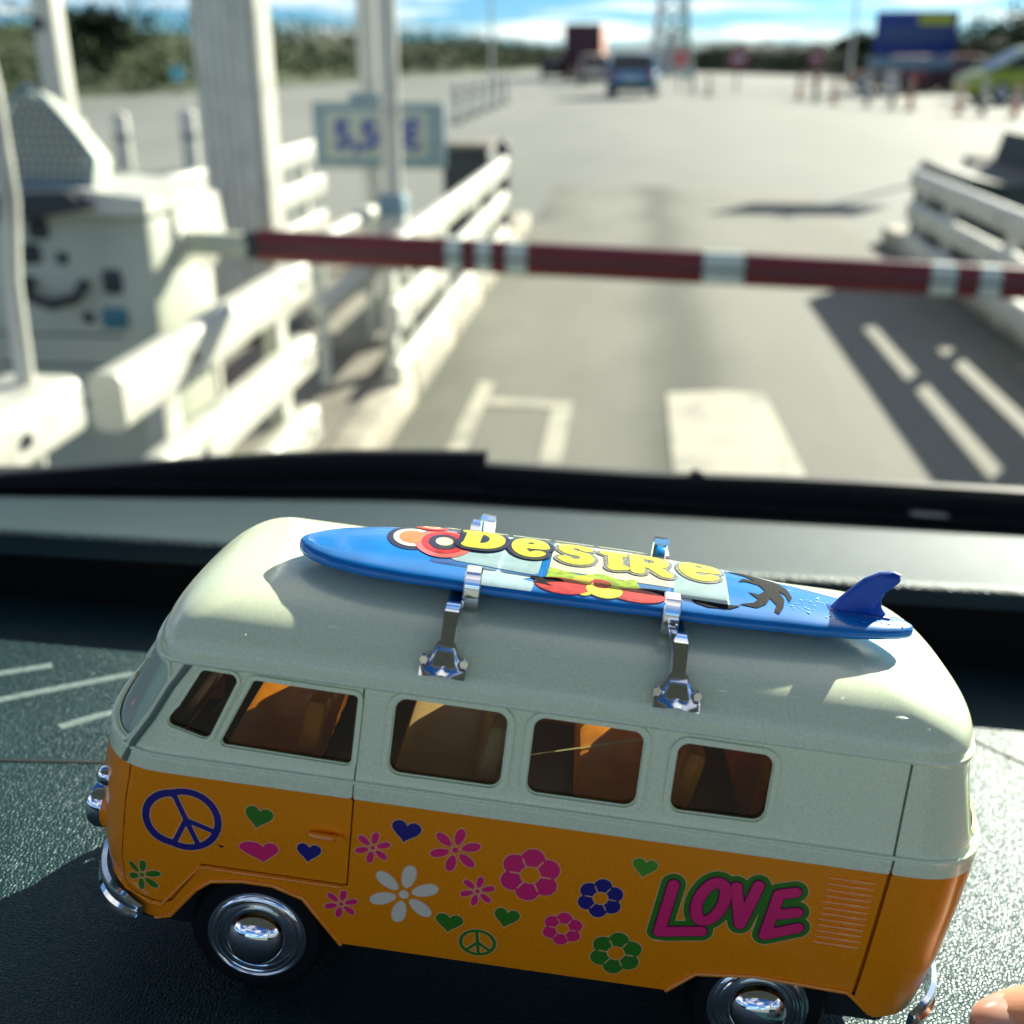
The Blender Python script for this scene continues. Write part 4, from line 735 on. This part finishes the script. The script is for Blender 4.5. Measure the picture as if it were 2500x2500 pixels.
# wheels: tyre and ringed chrome hubcap
for x in (-1.2, 1.2):
    for sy in (-1, 1):
        w = empty('wheel'); w.parent = van; w.location = (x * S32, sy * .70 * S32, .33 * S32)
        mb = MB(); mb.lathe([(.20, -.085 * sy), (.30, -.085 * sy), (.328, -.05 * sy), (.332, .0), (.328, .05 * sy), (.30, .085 * sy), (.255, .092 * sy), (.225, .078 * sy), (.10, .07 * sy), (.0, .07 * sy)], 48, 'y'); mb.build('tyre', M_TYRE, w, scale=S32)
        pr = [(.245, .075), (.238, .092), (.228, .094), (.222, .086), (.214, .096), (.205, .098), (.199, .089), (.191, .100), (.182, .102), (.176, .092), (.168, .094), (.160, .080), (.152, .079), (.146, .095), (.134, .128), (.110, .158), (.076, .177), (.036, .187), (.0, .189)]
        mb = MB(); mb.lathe([(a, b * sy) for a, b in pr[-8:]], 64, 'y'); mb.build('hubcap', M_CHROME, w, scale=S32, angle=50); mb = MB(); mb.lathe([(a, b * sy) for a, b in pr[:-7]] + [(.10, .07 * sy)], 64, 'y'); mb.build('wheel_trim', M_CHROME_DK, w, scale=S32, angle=40)
# bumpers with chrome blade
for fr_ in (True, False):
    mb = MB(); rings = []
    uu = np.linspace(U0, -1.70, 22) if fr_ else np.linspace(1.86, U1, 22)
    base = SB(.045 if fr_ else .06)(uu, np.full(22, .43)); base = np.vstack([base, (base * np.array([1, -1, 1]))[::-1][1:]]) if not fr_ else np.vstack([base[::-1], (base * np.array([1, -1, 1]))[1:]])
    cen = np.array([0, 0, 0])
    for i, p in enumerate(base):
        d = np.array([p[0] * .6, p[1], 0]); d /= np.linalg.norm(d); e = min(i, len(base) - 1 - i); k = min(1, .45 + e * .2)
        pr = [(-.012, .075), (.012, .07), (.020, .045), (.012, .018), (.026, .0), (.012, -.018), (.020, -.045), (.012, -.07), (-.012, -.075)]
        rings.append([tuple(p + d * a + np.array([0, 0, b * k + (.0 if fr_ else .0)])) for a, b in pr])
    mb.loft(rings); mb.build('front_bumper' if fr_ else 'rear_bumper', M_CHROME, van, scale=S32, angle=40)
# head lamps and turn lamps
for sy in (-1, 1):
    hp = empty('headlight'); hp.parent = van; hp.location = (-2.01 * S32, sy * .57 * S32, .80 * S32); hp.rotation_euler = (0, 0, sy * R(14))
    mb = MB(); mb.lathe([(.0, .05), (.120, .03), (.128, -.02), (.120, -.045), (.102, -.052), (.096, -.04), (.0, -.04)], 32, 'x'); mb.build('lamp_ring', M_CHROME, hp, scale=S32)
    mb = MB(); mb.lathe([(.10, -.036), (.094, -.055), (.07, -.072), (.035, -.082), (.0, -.085)], 28, 'x'); mb.build('lens', M_LENS, hp, scale=S32); mb = MB(); mb.lathe([(.0, .20), (.114, .20), (.117, .02), (.09, .01), (.0, .01)], 28, 'x'); mb.build('lamp_bucket', M_ORANGE, hp, scale=S32)
    mb = MB(); mb.lathe([(.052, .04), (.052, -.01), (.045, -.035), (.026, -.055), (.0, -.062)], 20, 'x', (-1.965, sy * .68, 1.02)); mb.build('turn_lamp', M_CHROME, van, scale=S32)
# cooling louvres: pressed slats
for k in range(12):
    z = 1.142 - k * .0318
    for mir in (False, True):
        P3 = SB(-.002, mir)(np.array([1.352, 1.37, 1.55, 1.566]) - .003 * k * .0, np.array([z, z, z, z])); mb = MB(); mb.tube(P3, [.006, .0125, .0125, .006], 8); mb.build('louvre_slat', M_ORANGE, body, scale=S32)

# --- printed decals on the near side (thin films following the panel)
def decal(name, m, sdf, cx, cz, h, par=van, off=.0035, res=64, hx=None):
    hx = hx or h
    v, f = trim(SB(off), lambda U, V: sdf(U - cx, V - cz), cx - hx, cx + hx, int(res * hx / h), cz - h, cz + h, res)
    o = mesh(name, v, f, m, par, scale=S32)
    if par is van and name != 'chip_mark':
        v, f = trim(SB(.0018), lambda U, V: sdf(U - cx, V - cz) - .0045, cx - hx - .01, cx + hx + .01, int(res * hx / h), cz - h - .01, cz + h + .01, res); mesh('print_halo', v, f, INK_HALO, o, scale=S32)
    return o
def rot2(U, V, a): c, s_ = math.cos(R(a)), math.sin(R(a)); return U * c + V * s_, -U * s_ + V * c
def f_heart(s, a=0.0, sx=1.0, dent=0.0):
    t = np.linspace(0, 2 * math.pi, 60)[:-1]
    P2 = np.stack([16 * np.sin(t) ** 3 * sx, 13 * np.cos(t) - 5 * np.cos(2 * t) - 2 * np.cos(3 * t) - np.cos(4 * t) + 2.5], 1) * s / 17.0
    P2[:, 0] += dent * np.minimum(P2[:, 0], 0)
    def f(U, V): u, v = rot2(U, V, a); return sd_poly(u, v, P2)
    return f
def f_petals(r, n=6, a=0.0, w=.19, c=.13):
    def f(U, V):
        d = np.hypot(U, V) - r * c
        for k in range(n):
            u, v = rot2(U, V, a + 360 * k / n)
            P2 = [(r * (.62 + .38 * math.cos(t)), r * w * math.sin(t) * (1 + .15 * math.cos(t))) for t in np.linspace(0, 2 * math.pi, 25)[:-1]]
            d = np.minimum(d, sd_poly(u, v, P2))
        return d
    return f
def f_blob(r, a=0.0, hole=.34):
    def f(U, V):
        d = np.hypot(U, V) - r * .55
        for k in range(6):
            u, v = rot2(U, V, a + 60 * k); d = np.minimum(d, np.hypot(u - r * .62, v) - r * .385)
        d = np.maximum(d, r * hole - np.hypot(U, V))
        for k in range(6):
            u, v = rot2(U, V, a + 30 + 60 * k); d = np.maximum(d, r * .028 - sd_seg(u, v, (r * .36, 0), (r * .66, 0)))
        return d
    return f
def f_peace(r, a=0.0, t=.12, ry=1.0):
    def f(U, V):
        u, v = rot2(U, V / ry, a); d = np.abs(np.hypot(u, v) - r * .90) - r * .10
        for e in ((0, .9), (0, -.9), (.66, -.62), (-.66, -.62)): d = np.minimum(d, sd_seg(u, v, (0, 0), (e[0] * r, e[1] * r)) - r * t * .62)
        return d
    return f
decal('peace_sign', INK_BLUE, f_peace(.164, 25), -1.535, .971, .18)
decal('chip_mark', INK_DARK, lambda U, V: sd_poly(U, V, [(-.018, .008), (.02, .0), (.006, -.010), (-.002, -.002)]), -1.375, .855, .03)
for cx, cz, s, a, sx, dn, m in ((-1.205, 1.033, .068, -8, 1, .0, INK_GREEN), (-1.175, .851, .066, 4, 1.15, .55, INK_PINK), (-.966, .883, .060, -2, 1, 0, INK_BLUE), (-.535, 1.068, .068, -6, 1.05, 0, INK_BLUE), (-.294, .600, .064, -2, 1.08, 0, INK_GREEN), (-.035, .676, .066, -6, .95, 0, INK_GREEN), (.545, 1.055, .059, -3, 1.02, 0, INK_LGREEN)):
    decal('heart', m, f_heart(s, a, sx, dn), cx, cz, .10, res=60, hx=.17)
for cx, cz, r, a, m in ((-1.706, .621, .088, 22, INK_GREEN), (-.801, .625, .082, 22, INK_PINK), (-.677, .963, .085, 22, INK_PINK), (-.304, 1.012, .118, 20, INK_PINK), (-.515, .731, .165, 22, INK_WHITE), (-.182, .807, .083, 22, INK_PINK)):
    decal('petal_flower', m, f_petals(r, 6, a), cx, cz, r * 1.08, res=72)
for cx, cz, r, m in ((.045, .935, .140, INK_PINK), (.375, .864, .106, INK_BLUE), (.228, .664, .094, INK_PINK), (.49, .566, .122, INK_GREEN)):
    decal('round_flower', m, f_blob(r, 28), cx, cz, r * 1.08, res=80)
decal('peace_sign', INK_GREEN, f_peace(.088, 8, .15, .88), -.151, .512, .10, res=70)
LOVE = {'L': [[(.686, .995), (.664, .730), (.85, .765)]], 'O': [[(.865 + .058 * math.cos(t) + .012 * math.sin(t), .932 + .108 * math.sin(t) + .01 * math.cos(t)) for t in np.linspace(0, 2 * math.pi, 25)]], 'V': [[(.962, 1.03), (1.015, .835), (1.058, 1.052)]], 'E': [[(1.225, 1.045), (1.155, 1.022), (1.135, .795), (1.272, .858)], [(1.155, .912), (1.252, .940)]]}
allp = [l for L in LOVE.values() for l in L]
love = decal('love_lettering', INK_GREEN, lambda U, V: np.minimum.reduce([sd_line(U + .97, V + .92, l) for l in allp]) - .056, .97, .92, .24, res=110, hx=.43, off=.003)
for ch, ls in LOVE.items():
    for nm, m, rr_, of in (('letter_edge', INK_DARK, .032, .0055), ('letter', INK_PINK, .026, .008)):
        decal(nm, m, lambda U, V: np.minimum.reduce([sd_line(U + .97, V + .92, l) for l in ls]) - rr_, .97, .92, .24, par=love, res=110, hx=.43, off=of)

# specks and short scratches in the cream roof
M_SPECK = mat('pale_speck', (.90, .92, .86), .3); mb = MB()
for k in range(26):
    u = random.uniform(-1.45, 1.75); ph = random.uniform(.12, .75); p = SR(np.array([u]), np.array([ph]))[0]; q = SR(np.array([u + .01]), np.array([ph])) [0] - p; t = Vector(q).normalized(); n = Vector((0, -math.sin(.9), .6)).normalized(); b_ = n.cross(t); L = random.choice([.005, .006, .007, .03]); w_ = .004
    c = Vector(p) + n * .004; mb.add([c - t * L, c - b_ * w_, c + t * L, c + b_ * w_, c + n * .004], [(0, 1, 4), (1, 2, 4), (2, 3, 4), (3, 0, 4)])
tag(mb.build('roof_specks', M_SPECK, roof, scale=S32), kind='stuff')

# ------------------------------------------------------------------ chrome roof racks (part of the van)
def rect_bar(mb, pts, wx, t):
    """flat chrome strap along pts (lying in a plane of constant x), wx wide, t thick"""
    pts = [np.array(p, float) for p in pts]; rings = []
    for i, p in enumerate(pts):
        d = pts[min(i + 1, len(pts) - 1)] - pts[max(i - 1, 0)]; d /= np.linalg.norm(d); n = np.array([0, -d[2], d[1]])
        rings.append([p + n * t / 2 * b + np.array([wx / 2 * a, 0, 0]) for a, b in ((-1, -.6), (-.85, -1), (.85, -1), (1, -.6), (1, .6), (.85, 1), (-.85, 1), (-1, .6))])
    mb.loft(rings)
for x, hx in ((-.455, .065), (.560, -.035)):
    rk = empty('roof_rack'); rk.parent = van; rk.location = (x * S32, 0, 0)
    mb = MB(); rect_bar(mb, [(0, y, 2.033 + .004 * math.cos(y)) for y in np.linspace(-.52, .52, 9)], .075, .016); mb.build('crossbar', M_CHROME, rk, scale=S32, angle=40)
    for sy in (-1, 1):
        mb = MB(); rect_bar(mb, [(0, sy * .50, 2.036), (0, sy * .575, 2.050), (0, sy * .64, 2.045), (0, sy * .665, 2.02), (0, sy * .70, 1.955), (0, sy * .735, 1.915), (0, sy * .765, 1.895)], .072, .05); mb.build('arm', M_CHROME, rk, scale=S32, angle=30)
        mb = MB(); sect = [(-.10, 1.835), (-.10, 1.868), (-.075, 1.872), (-.052, 1.90), (-.036, 1.935), (.036, 1.935), (.052, 1.90), (.075, 1.872), (.10, 1.868), (.10, 1.835)]
        rings = [[(a * k, sy * (.835 - .055 * (b - 1.835) / .1 + bu), 1.87 + (b - 1.87) * k) for a, b in sect] for k, bu in ((.06, .040), (.3, .036), (.55, .026), (.8, .012))]
        for t in (0, .25, .5, .75, 1): rings.append([(a, sy * (.835 - .055 * (b - 1.835) / .1 - .045 * t), b + .028 * t - .006 * math.sin(t * 3.1)) for a, b in sect])
        mb.loft(rings)
        for k in (-1, 1): mb.lathe([(.0, -.012), (.018, -.012), (.018, .012), (.0, .012)], 12, 'y', (k * .088, sy * .788, 1.895))
        mb.build('foot', M_CHROME, rk, scale=S32, angle=48)
        mb = MB(); rect_bar(mb, [(hx, sy * .405, 2.012), (hx, sy * .432, 2.020), (hx, sy * .444, 2.05), (hx, sy * .440, 2.125), (hx, sy * .422, 2.168), (hx, sy * .372, 2.176)], .078, .034); mb.build('board_clip', M_CHROME, rk, scale=S32, angle=30)

# ------------------------------------------------------------------ surfboard
M_BOARD = mat('board_blue_plastic', (.001, .20, .62), .22, var=.08, vscale=200, coat=.4, bump=.05, bscale=700, dist=.0001)
M_FIN = mat('fin_blue_plastic', (.002, .075, .46), .30)
M_FILM = glass_mat('clear_sticker_film', (.95, .97, .95), .10, .10)
P_YEL = mat('print_yellow', (.80, .74, .05), .35); P_NAVY = mat('print_navy', (.012, .014, .045), .35); P_RED = mat('print_red', (.62, .02, .015), .35, var=.3, vscale=900)
P_ORANGE = mat('print_orange', (.85, .22, .06), .35); P_CREAM = mat('print_cream', (.80, .72, .55), .4); P_PINK = mat('print_coral', (.80, .16, .14), .35); P_PALE = mat('print_pale_blue', (.42, .60, .66), .35, var=.1, vscale=400)
P_LIME = mat('print_lime', (.42, .62, .03), .35, var=.35, vscale=700); P_BLACK = mat('print_black_glitter', (.003, .004, .006), .8, spec=.08, col2=(.03, .033, .035), vscale=2600, ramp=(.5, .75)); P_GLIT = mat('print_silver_glitter', (.10, .10, .11), .25, .6, col2=(.72, .72, .74), vscale=5200, bump=.6, bscale=6000, dist=.0001, ramp=(.42, .6))
M_WEAR = mat('worn_sparkle', (.22, .50, .74), .35, var=.2, vscale=2000)
BX = [-1.262, -1.250, -1.222, -1.17, -1.08, -.92, -.70, -.40, -.05, .30, .62, .92, 1.18, 1.38, 1.52, 1.61, 1.662, 1.684, 1.692]
BH = [0.0, .055, .105, .165, .232, .300, .345, .368, .376, .372, .352, .315, .262, .205, .150, .103, .062, .030, .0]
def bhw(x): return np.interp(x, BX, BH)
def byc(x): return np.interp(x, [-1.27, -.6, .4, 1.0, 1.7], [-.135, -.070, -.060, -.105, -.200])
def bth(x): return .048 * np.minimum(1, (np.maximum(bhw(x), 0) / .30)) ** .35 + .004
def bzc(x): return 2.096 + 0 * np.asarray(x)
def ST(off):
    def f(x, y):
        h = np.maximum(bhw(x), 1e-3); q = np.clip(np.abs((y - byc(x)) / h), 0, .995)
        return np.stack([x, y, bzc(x) + bth(x) * (1 - q ** 2.6) ** (1 / 2.6) + off], 1)
    return f
board = empty('surfboard', label='bright blue toy surfboard lettered in yellow, clipped on the toy van roof', cat='surfboard'); board.matrix_world = TOY
rings = []
for x in np.concatenate([np.interp(np.linspace(0, len(BX) - 1, 90), range(len(BX)), BX)]):
    h, t, z, yc = max(float(bhw(x)), .002), float(bth(x)), float(bzc(x)), float(byc(x)); ring = []
    for k in range(28):
        a = 2 * math.pi * k / 28; c, s_ = math.cos(a), math.sin(a)
        ring.append((x, yc + h * math.copysign(abs(c) ** (2 / 2.6), c), z + t * math.copysign(abs(s_) ** (2 / 2.6), s_)))
    rings.append(ring)
mb = MB(); mb.loft(rings); deck = mb.build('board_deck', M_BOARD, board, scale=S32, angle=60)
FIN = [(1.285, 2.10), (1.30, 2.145), (1.33, 2.195), (1.375, 2.25), (1.425, 2.31), (1.49, 2.35), (1.55, 2.364), (1.585, 2.356), (1.592, 2.330), (1.565, 2.305), (1.535, 2.268), (1.522, 2.22), (1.535, 2.18), (1.56, 2.15), (1.60, 2.12), (1.61, 2.09), (1.45, 2.07), (1.30, 2.07)]
fc = (1.45, 2.18); mb = MB(); mb.loft([[(fc[0] + (a - fc[0]) * k, -.165 + dy, fc[1] + (b - fc[1]) * k) for a, b in FIN] for dy, k in ((-.030, .80), (-.022, .95), (-.008, 1), (.008, 1), (.022, .95), (.030, .80))]); fin = mb.build('fin', M_FIN, board, scale=S32, angle=40)
mb = MB(); mb.box((1.43, -.165, 2.132), (.30, .085, .03), .012); mb.build('fin_base', M_FIN, fin, scale=S32)
def bdecal(name, m, sdf, x0, x1, y0, y1, off, res=60, par=board):
    nx = max(8, int(res * (x1 - x0) / max(x1 - x0, y1 - y0))); ny = max(8, int(res * (y1 - y0) / max(x1 - x0, y1 - y0)))
    v, f = trim(ST(off), lambda U, V: np.maximum(sdf(U, V), np.abs(V - byc(U)) - bhw(U) * .985), x0, x1, nx, y0, y1, ny)
    return mesh(name, v, f, m, par, scale=S32) if f else None
def ell(cx, cy, a, b): return lambda U, V: (np.hypot((U - cx) / a, (V - cy) / b) - 1) * min(a, b)
# concentric retro rings at the nose side
for (cx, cy, a, b), cols in (((-.735, .02, .125, .185), (P_NAVY, P_CREAM, P_ORANGE)), ((-.575, -.005, .145, .21), (P_PINK, P_RED, P_NAVY, P_CREAM)), ((-.665, .225, .085, .075), (P_RED, P_PINK, P_CREAM, P_ORANGE))):
    for k, m in enumerate(cols):
        s_ = 1 - k * .235; bdecal('ring_print', m, ell(cx, cy, a * s_, b * s_), cx - a, cx + a, cy - b, cy + b, .0022 + .0014 * k + (.002 if cx > -.6 else 0) + (.006 if cy > .1 else 0), 44)
# printed ground under the lettering
bdecal('print_panel', P_PALE, lambda U, V: sd_round(U, V, [(-.52, -.22), (-.10, -.27), (-.05, .40), (-.50, .40)], .03), -.55, .0, -.42, .42, .0016, 50)
bdecal('print_panel', P_PALE, lambda U, V: sd_poly(U, V, [(-.40, -.25), (-.11, -.29), (-.17, -.33), (-.11, -.345), (-.12, -.42), (-.36, -.42)]), -.45, -.05, -.42, -.2, .0020, 44)
bdecal('print_panel', P_LIME, lambda U, V: sd_round(U, V, [(-.06, -.29), (.40, -.30), (.36, -.16), (.30, -.20), (.2, -.14), (.10, -.2), (-.05, -.14)], .004), -.1, .65, -.42, .42, .0018, 50)
bdecal('print_panel', P_CREAM, lambda U, V: sd_round(U, V, [(-.05, -.17), (.57, -.20), (.60, .42), (-.02, .42)], .02), -.1, .65, -.42, .42, .0014, 50)
bdecal('print_panel', P_PALE, lambda U, V: sd_round(U, V, [(.54, -.29), (.80, -.33), (.84, .30), (.60, .36)], .02), .5, .9, -.42, .42, .0018, 50)
bdecal('print_panel', P_PALE, lambda U, V: sd_round(U, V, [(.80, .18), (1.15, .06), (1.15, .34), (.80, .40)], .01), .76, 1.2, 0, .42, .0016, 40)
for cx, cy, a, b, m in ((.02, -.335, .13, .075, P_RED), (.12, -.30, .06, .10, P_YEL), (.36, -.335, .14, .06, P_RED), (.215, -.33, .085, .07, P_YEL), (.20, -.27, .05, .05, P_RED), (.0, .33, .10, .06, P_YEL), (.20, .345, .16, .045, P_PINK), (.44, .33, .10, .05, P_RED), (.55, .29, .08, .05, P_ORANGE), (.46, -.29, .10, .04, P_BLACK)):
    bdecal('petal_print', m, ell(cx, cy, a, b), cx - a, cx + a, cy - b, cy + b, .0034 + .0002 * (hash((cx, cy)) % 5), 30)
bdecal('dark_splash', P_BLACK, lambda U, V: sd_poly(U, V, [(-.14, -.29), (.0, -.27), (.03, -.30), (-.06, -.33), (-.02, -.36), (-.12, -.345), (-.10, -.325)]), -.16, .05, -.38, -.25, .0044, 40)
bdecal('dark_splash', P_BLACK, lambda U, V: sd_poly(U, V, [(.62, -.30), (.80, -.31), (.86, -.30), (.80, -.345), (.70, -.355), (.64, -.33)]), .6, .9, -.37, -.28, .0036, 40)
PALM = [(.845, .16), (.93, .17), (1.00, .13), (1.07, .09), (1.115, .0), (1.125, -.12), (1.10, -.19), (1.095, -.10), (1.07, -.05), (1.08, -.16), (1.06, -.26), (1.03, -.33), (1.01, -.31), (1.03, -.24), (1.01, -.17), (.98, -.25), (.93, -.30), (.845, -.285), (.92, -.25), (.95, -.20), (.91, -.12), (.96, -.14), (1.0, -.08), (.98, -.01), (.92, .02), (.88, .0), (.91, .06), (.97, .05), (.93, .11)]
bdecal('palm_print', P_BLACK, lambda U, V: sd_poly(U, V, PALM), .82, 1.15, -.36, .2, .0030, 80)
# lettering: fat strokes in a unit box, placed along the board
arc = lambda cx, cy, rx, ry, a0, a1, n=14: [(cx + rx * math.cos(R(a)), cy + ry * math.sin(R(a))) for a in np.linspace(a0, a1, n)]
GL = {'D': [[(-.30, -.36), (-.26, .36)], [(-.40, .38), (-.05, .38)] + arc(-.05, .0, .38, .38, 90, -90) + [(-.34, -.38)]],
      'e': [[(-.26, .02), (.28, .06)] + arc(.0, .02, .32, .36, 8, 315, 18)], 'S': [arc(.02, .19, .27, .19, 20, 250, 12) + arc(.0, -.19, .30, .20, 75, -150, 12)],
      'i': [[(.0, -.34), (.0, .36)], [(-.26, .36), (.20, .36)], [(-.05, -.36), (.22, -.30)]], 'R': [[(-.30, -.36), (-.28, .36)], [(-.28, .38), (.04, .38)] + arc(.04, .17, .27, .21, 90, -90, 10) + [(-.26, -.04)], [(.04, -.04), (.36, -.38)]]}
def letter(ch, cx, cy, w, h, t, edge_m, edge, a=0.0, off=.004):
    def base(U, V):
        u, v = rot2(U - cx, V - cy, a); return np.minimum.reduce([sd_line(u, v, [(px * w, py * h) for px, py in l]) for l in GL[ch]])
    e = bdecal('letter_edge', edge_m, lambda U, V: base(U, V) - t - edge, cx - w, cx + w, cy - h, cy + h, off, 84); return bdecal('letter', P_YEL, lambda U, V: base(U, V) - t, cx - w, cx + w, cy - h, cy + h, off + .0022, 84)
letter('D', -.385, .105, .20, .30, .040, P_NAVY, .028, off=.011); letter('e', -.150, .080, .19, .33, .036, P_NAVY, .028, off=.008)
for ch, cx, cy, w, h in (('S', .075, .085, .20, .33), ('i', .275, .055, .15, .29), ('R', .445, .060, .21, .31), ('e', .70, .075, .22, .32)): letter(ch, cx, cy, w, h, .036, P_GLIT, .020, off=.0055)
# clear sticker tiles over the letters
for k, q in enumerate(([(-.60, -.25), (-.28, -.27), (-.26, .34), (-.60, .33)], [(-.265, -.27), (-.075, -.28), (-.04, .36), (-.25, .345)], [(-.065, -.285), (.165, -.29), (.185, .36), (-.03, .36)], [(.175, -.29), (.53, -.295), (.565, .31), (.195, .355)], [(.54, -.28), (.805, -.335), (.835, .16), (.585, .27)])):
    o = bdecal('sticker_film', M_FILM, lambda U, V: sd_round(U, V, q, .012), min(p[0] for p in q) - .02, max(p[0] for p in q) + .02, -.40, .40, .015, 40)
# worn, sparkling scuffs at the tail
mb = MB()
for k in range(90):
    x = random.choice([random.uniform(1.10, 1.32), random.uniform(1.40, 1.66)]); y = float(byc(x)) + random.uniform(-.8, .55) * float(bhw(x)) * .8; r_ = random.uniform(.002, .006); p = ST(.0025)(np.array([x]), np.array([y]))[0]
    mb.add([p + np.array([math.cos(t) * r_ * random.uniform(.7, 2.2), math.sin(t) * r_ * 1.4, 0]) for t in np.linspace(0, 2 * math.pi, 6)[:-1]], [(0, 1, 2, 3, 4)])
sc_o = mb.build('tail_scuffs', M_WEAR, board, scale=S32); tag(sc_o, kind='stuff')

# ------------------------------------------------------------------ the hand at the corner
M_SKIN = mat('skin', (.62, .33, .20), .45, var=.12, vscale=90, bump=.25, bscale=1600, dist=.00012); M_SKIN.node_tree.nodes['Principled BSDF'].inputs['Subsurface Weight'].default_value = .15
M_SKIN.node_tree.nodes['Principled BSDF'].inputs['Subsurface Radius'].default_value = (.004, .0016, .0008)
M_NAIL = mat('nail', (.70, .42, .33), .25, coat=.4)
hand = empty('hand', label='bare hand in the bottom right corner reaching for the rear of the toy van', cat='hand'); hand.matrix_world = TOY
def skin_hand():
    # joints in toy units (1 unit = 31 mm); palm below and to the right of the picture
    V = {'wrist': ((4.6, -3.3, -.1), .80), 'palm': ((4.0, -2.2, .12), .95), 'k1': ((3.55, -1.35, .34), .42), 'k2': ((4.0, -1.05, .36), .42), 'k3': ((4.4, -.95, .30), .40), 'k4': ((4.75, -1.1, .2), .36), 't0': ((3.5, -2.3, .05), .45),
         'i1': ((3.12, -1.0, .62), .31), 'i2': ((2.74, -.92, .55), .285), 'i3': ((2.44, -.88, .44), .265), 'i4': ((2.17, -.85, .33), .20), 'm1': ((3.72, -.35, .42), .31), 'm2': ((3.5, .05, .33), .27), 'm3': ((3.36, .30, .25), .22), 'r1': ((4.2, -.25, .38), .29), 'r2': ((4.05, .2, .31), .26), 'r3': ((3.95, .42, .24), .21), 'l1': ((4.7, -.5, .28), .25), 'l2': ((4.62, -.15, .25), .22), 'l3': ((4.57, .06, .21), .18),
         't1': ((3.02, -1.95, .12), .34), 't2': ((2.62, -1.60, .14), .30), 't3': ((2.40, -1.32, .12), .25)}
    E_ = [('wrist', 'palm'), ('palm', 'k1'), ('palm', 'k2'), ('palm', 'k3'), ('palm', 'k4'), ('palm', 't0'), ('t0', 't1'), ('t1', 't2'), ('t2', 't3')]
    for a, b in (('k1', 'i'), ('k2', 'm'), ('k3', 'r'), ('k4', 'l')): E_ += [(a, b + '1'), (b + '1', b + '2'), (b + '2', b + '3')]
    E_.append(('i3', 'i4'))
    ks = list(V); me = bpy.data.meshes.new('hand_skin'); me.from_pydata([tuple(c * S32 for c in V[k][0]) for k in ks], [(ks.index(a), ks.index(b)) for a, b in E_], [])
    o = link('hand_skin', me, hand); me.materials.append(M_SKIN); sk = o.modifiers.new('skin', 'SKIN'); sk.branch_smoothing = .6
    for k, sv in zip(ks, me.skin_vertices[0].data): r_ = V[k][1] * S32; sv.radius = (r_, r_ * (.62 if k in ('palm', 'wrist') else 1)); sv.use_root = (k == 'wrist')
    o.modifiers.new('sub', 'SUBSURF').levels = 2; o.modifiers['sub'].render_levels = 2
    dg = bpy.context.evaluated_depsgraph_get(); dg.update(); m2 = bpy.data.meshes.new_from_object(o.evaluated_get(dg)); o.modifiers.clear(); o.data = m2; bpy.data.meshes.remove(me)
    m2.polygons.foreach_set('use_smooth', [True] * len(m2.polygons)); m2.materials.clear(); m2.materials.append(M_SKIN)
    for (p, r_, d) in (((2.34, -.87, .40), .20, (-.35, -.05, .92)), ((2.50, -1.44, .13), .215, (-.4, .2, .9)), ((3.44, .17, .29), .185, (-.15, .2, .95))):
        mb = MB(); n = Vector(d).normalized(); q = n.to_track_quat('Z', 'X').to_matrix(); mb.lathe([(.15, -.04), (.135, .0), (.10, .018), (.05, .027), (.0, .03)], 18)
        mb.v = [tuple(Vector(p) + q @ Vector((v[0] * 1.1, v[1] * .85, v[2] + r_ * .93))) for v in mb.v]; mb.build('fingernail', M_NAIL, o, scale=S32)
skin_hand()
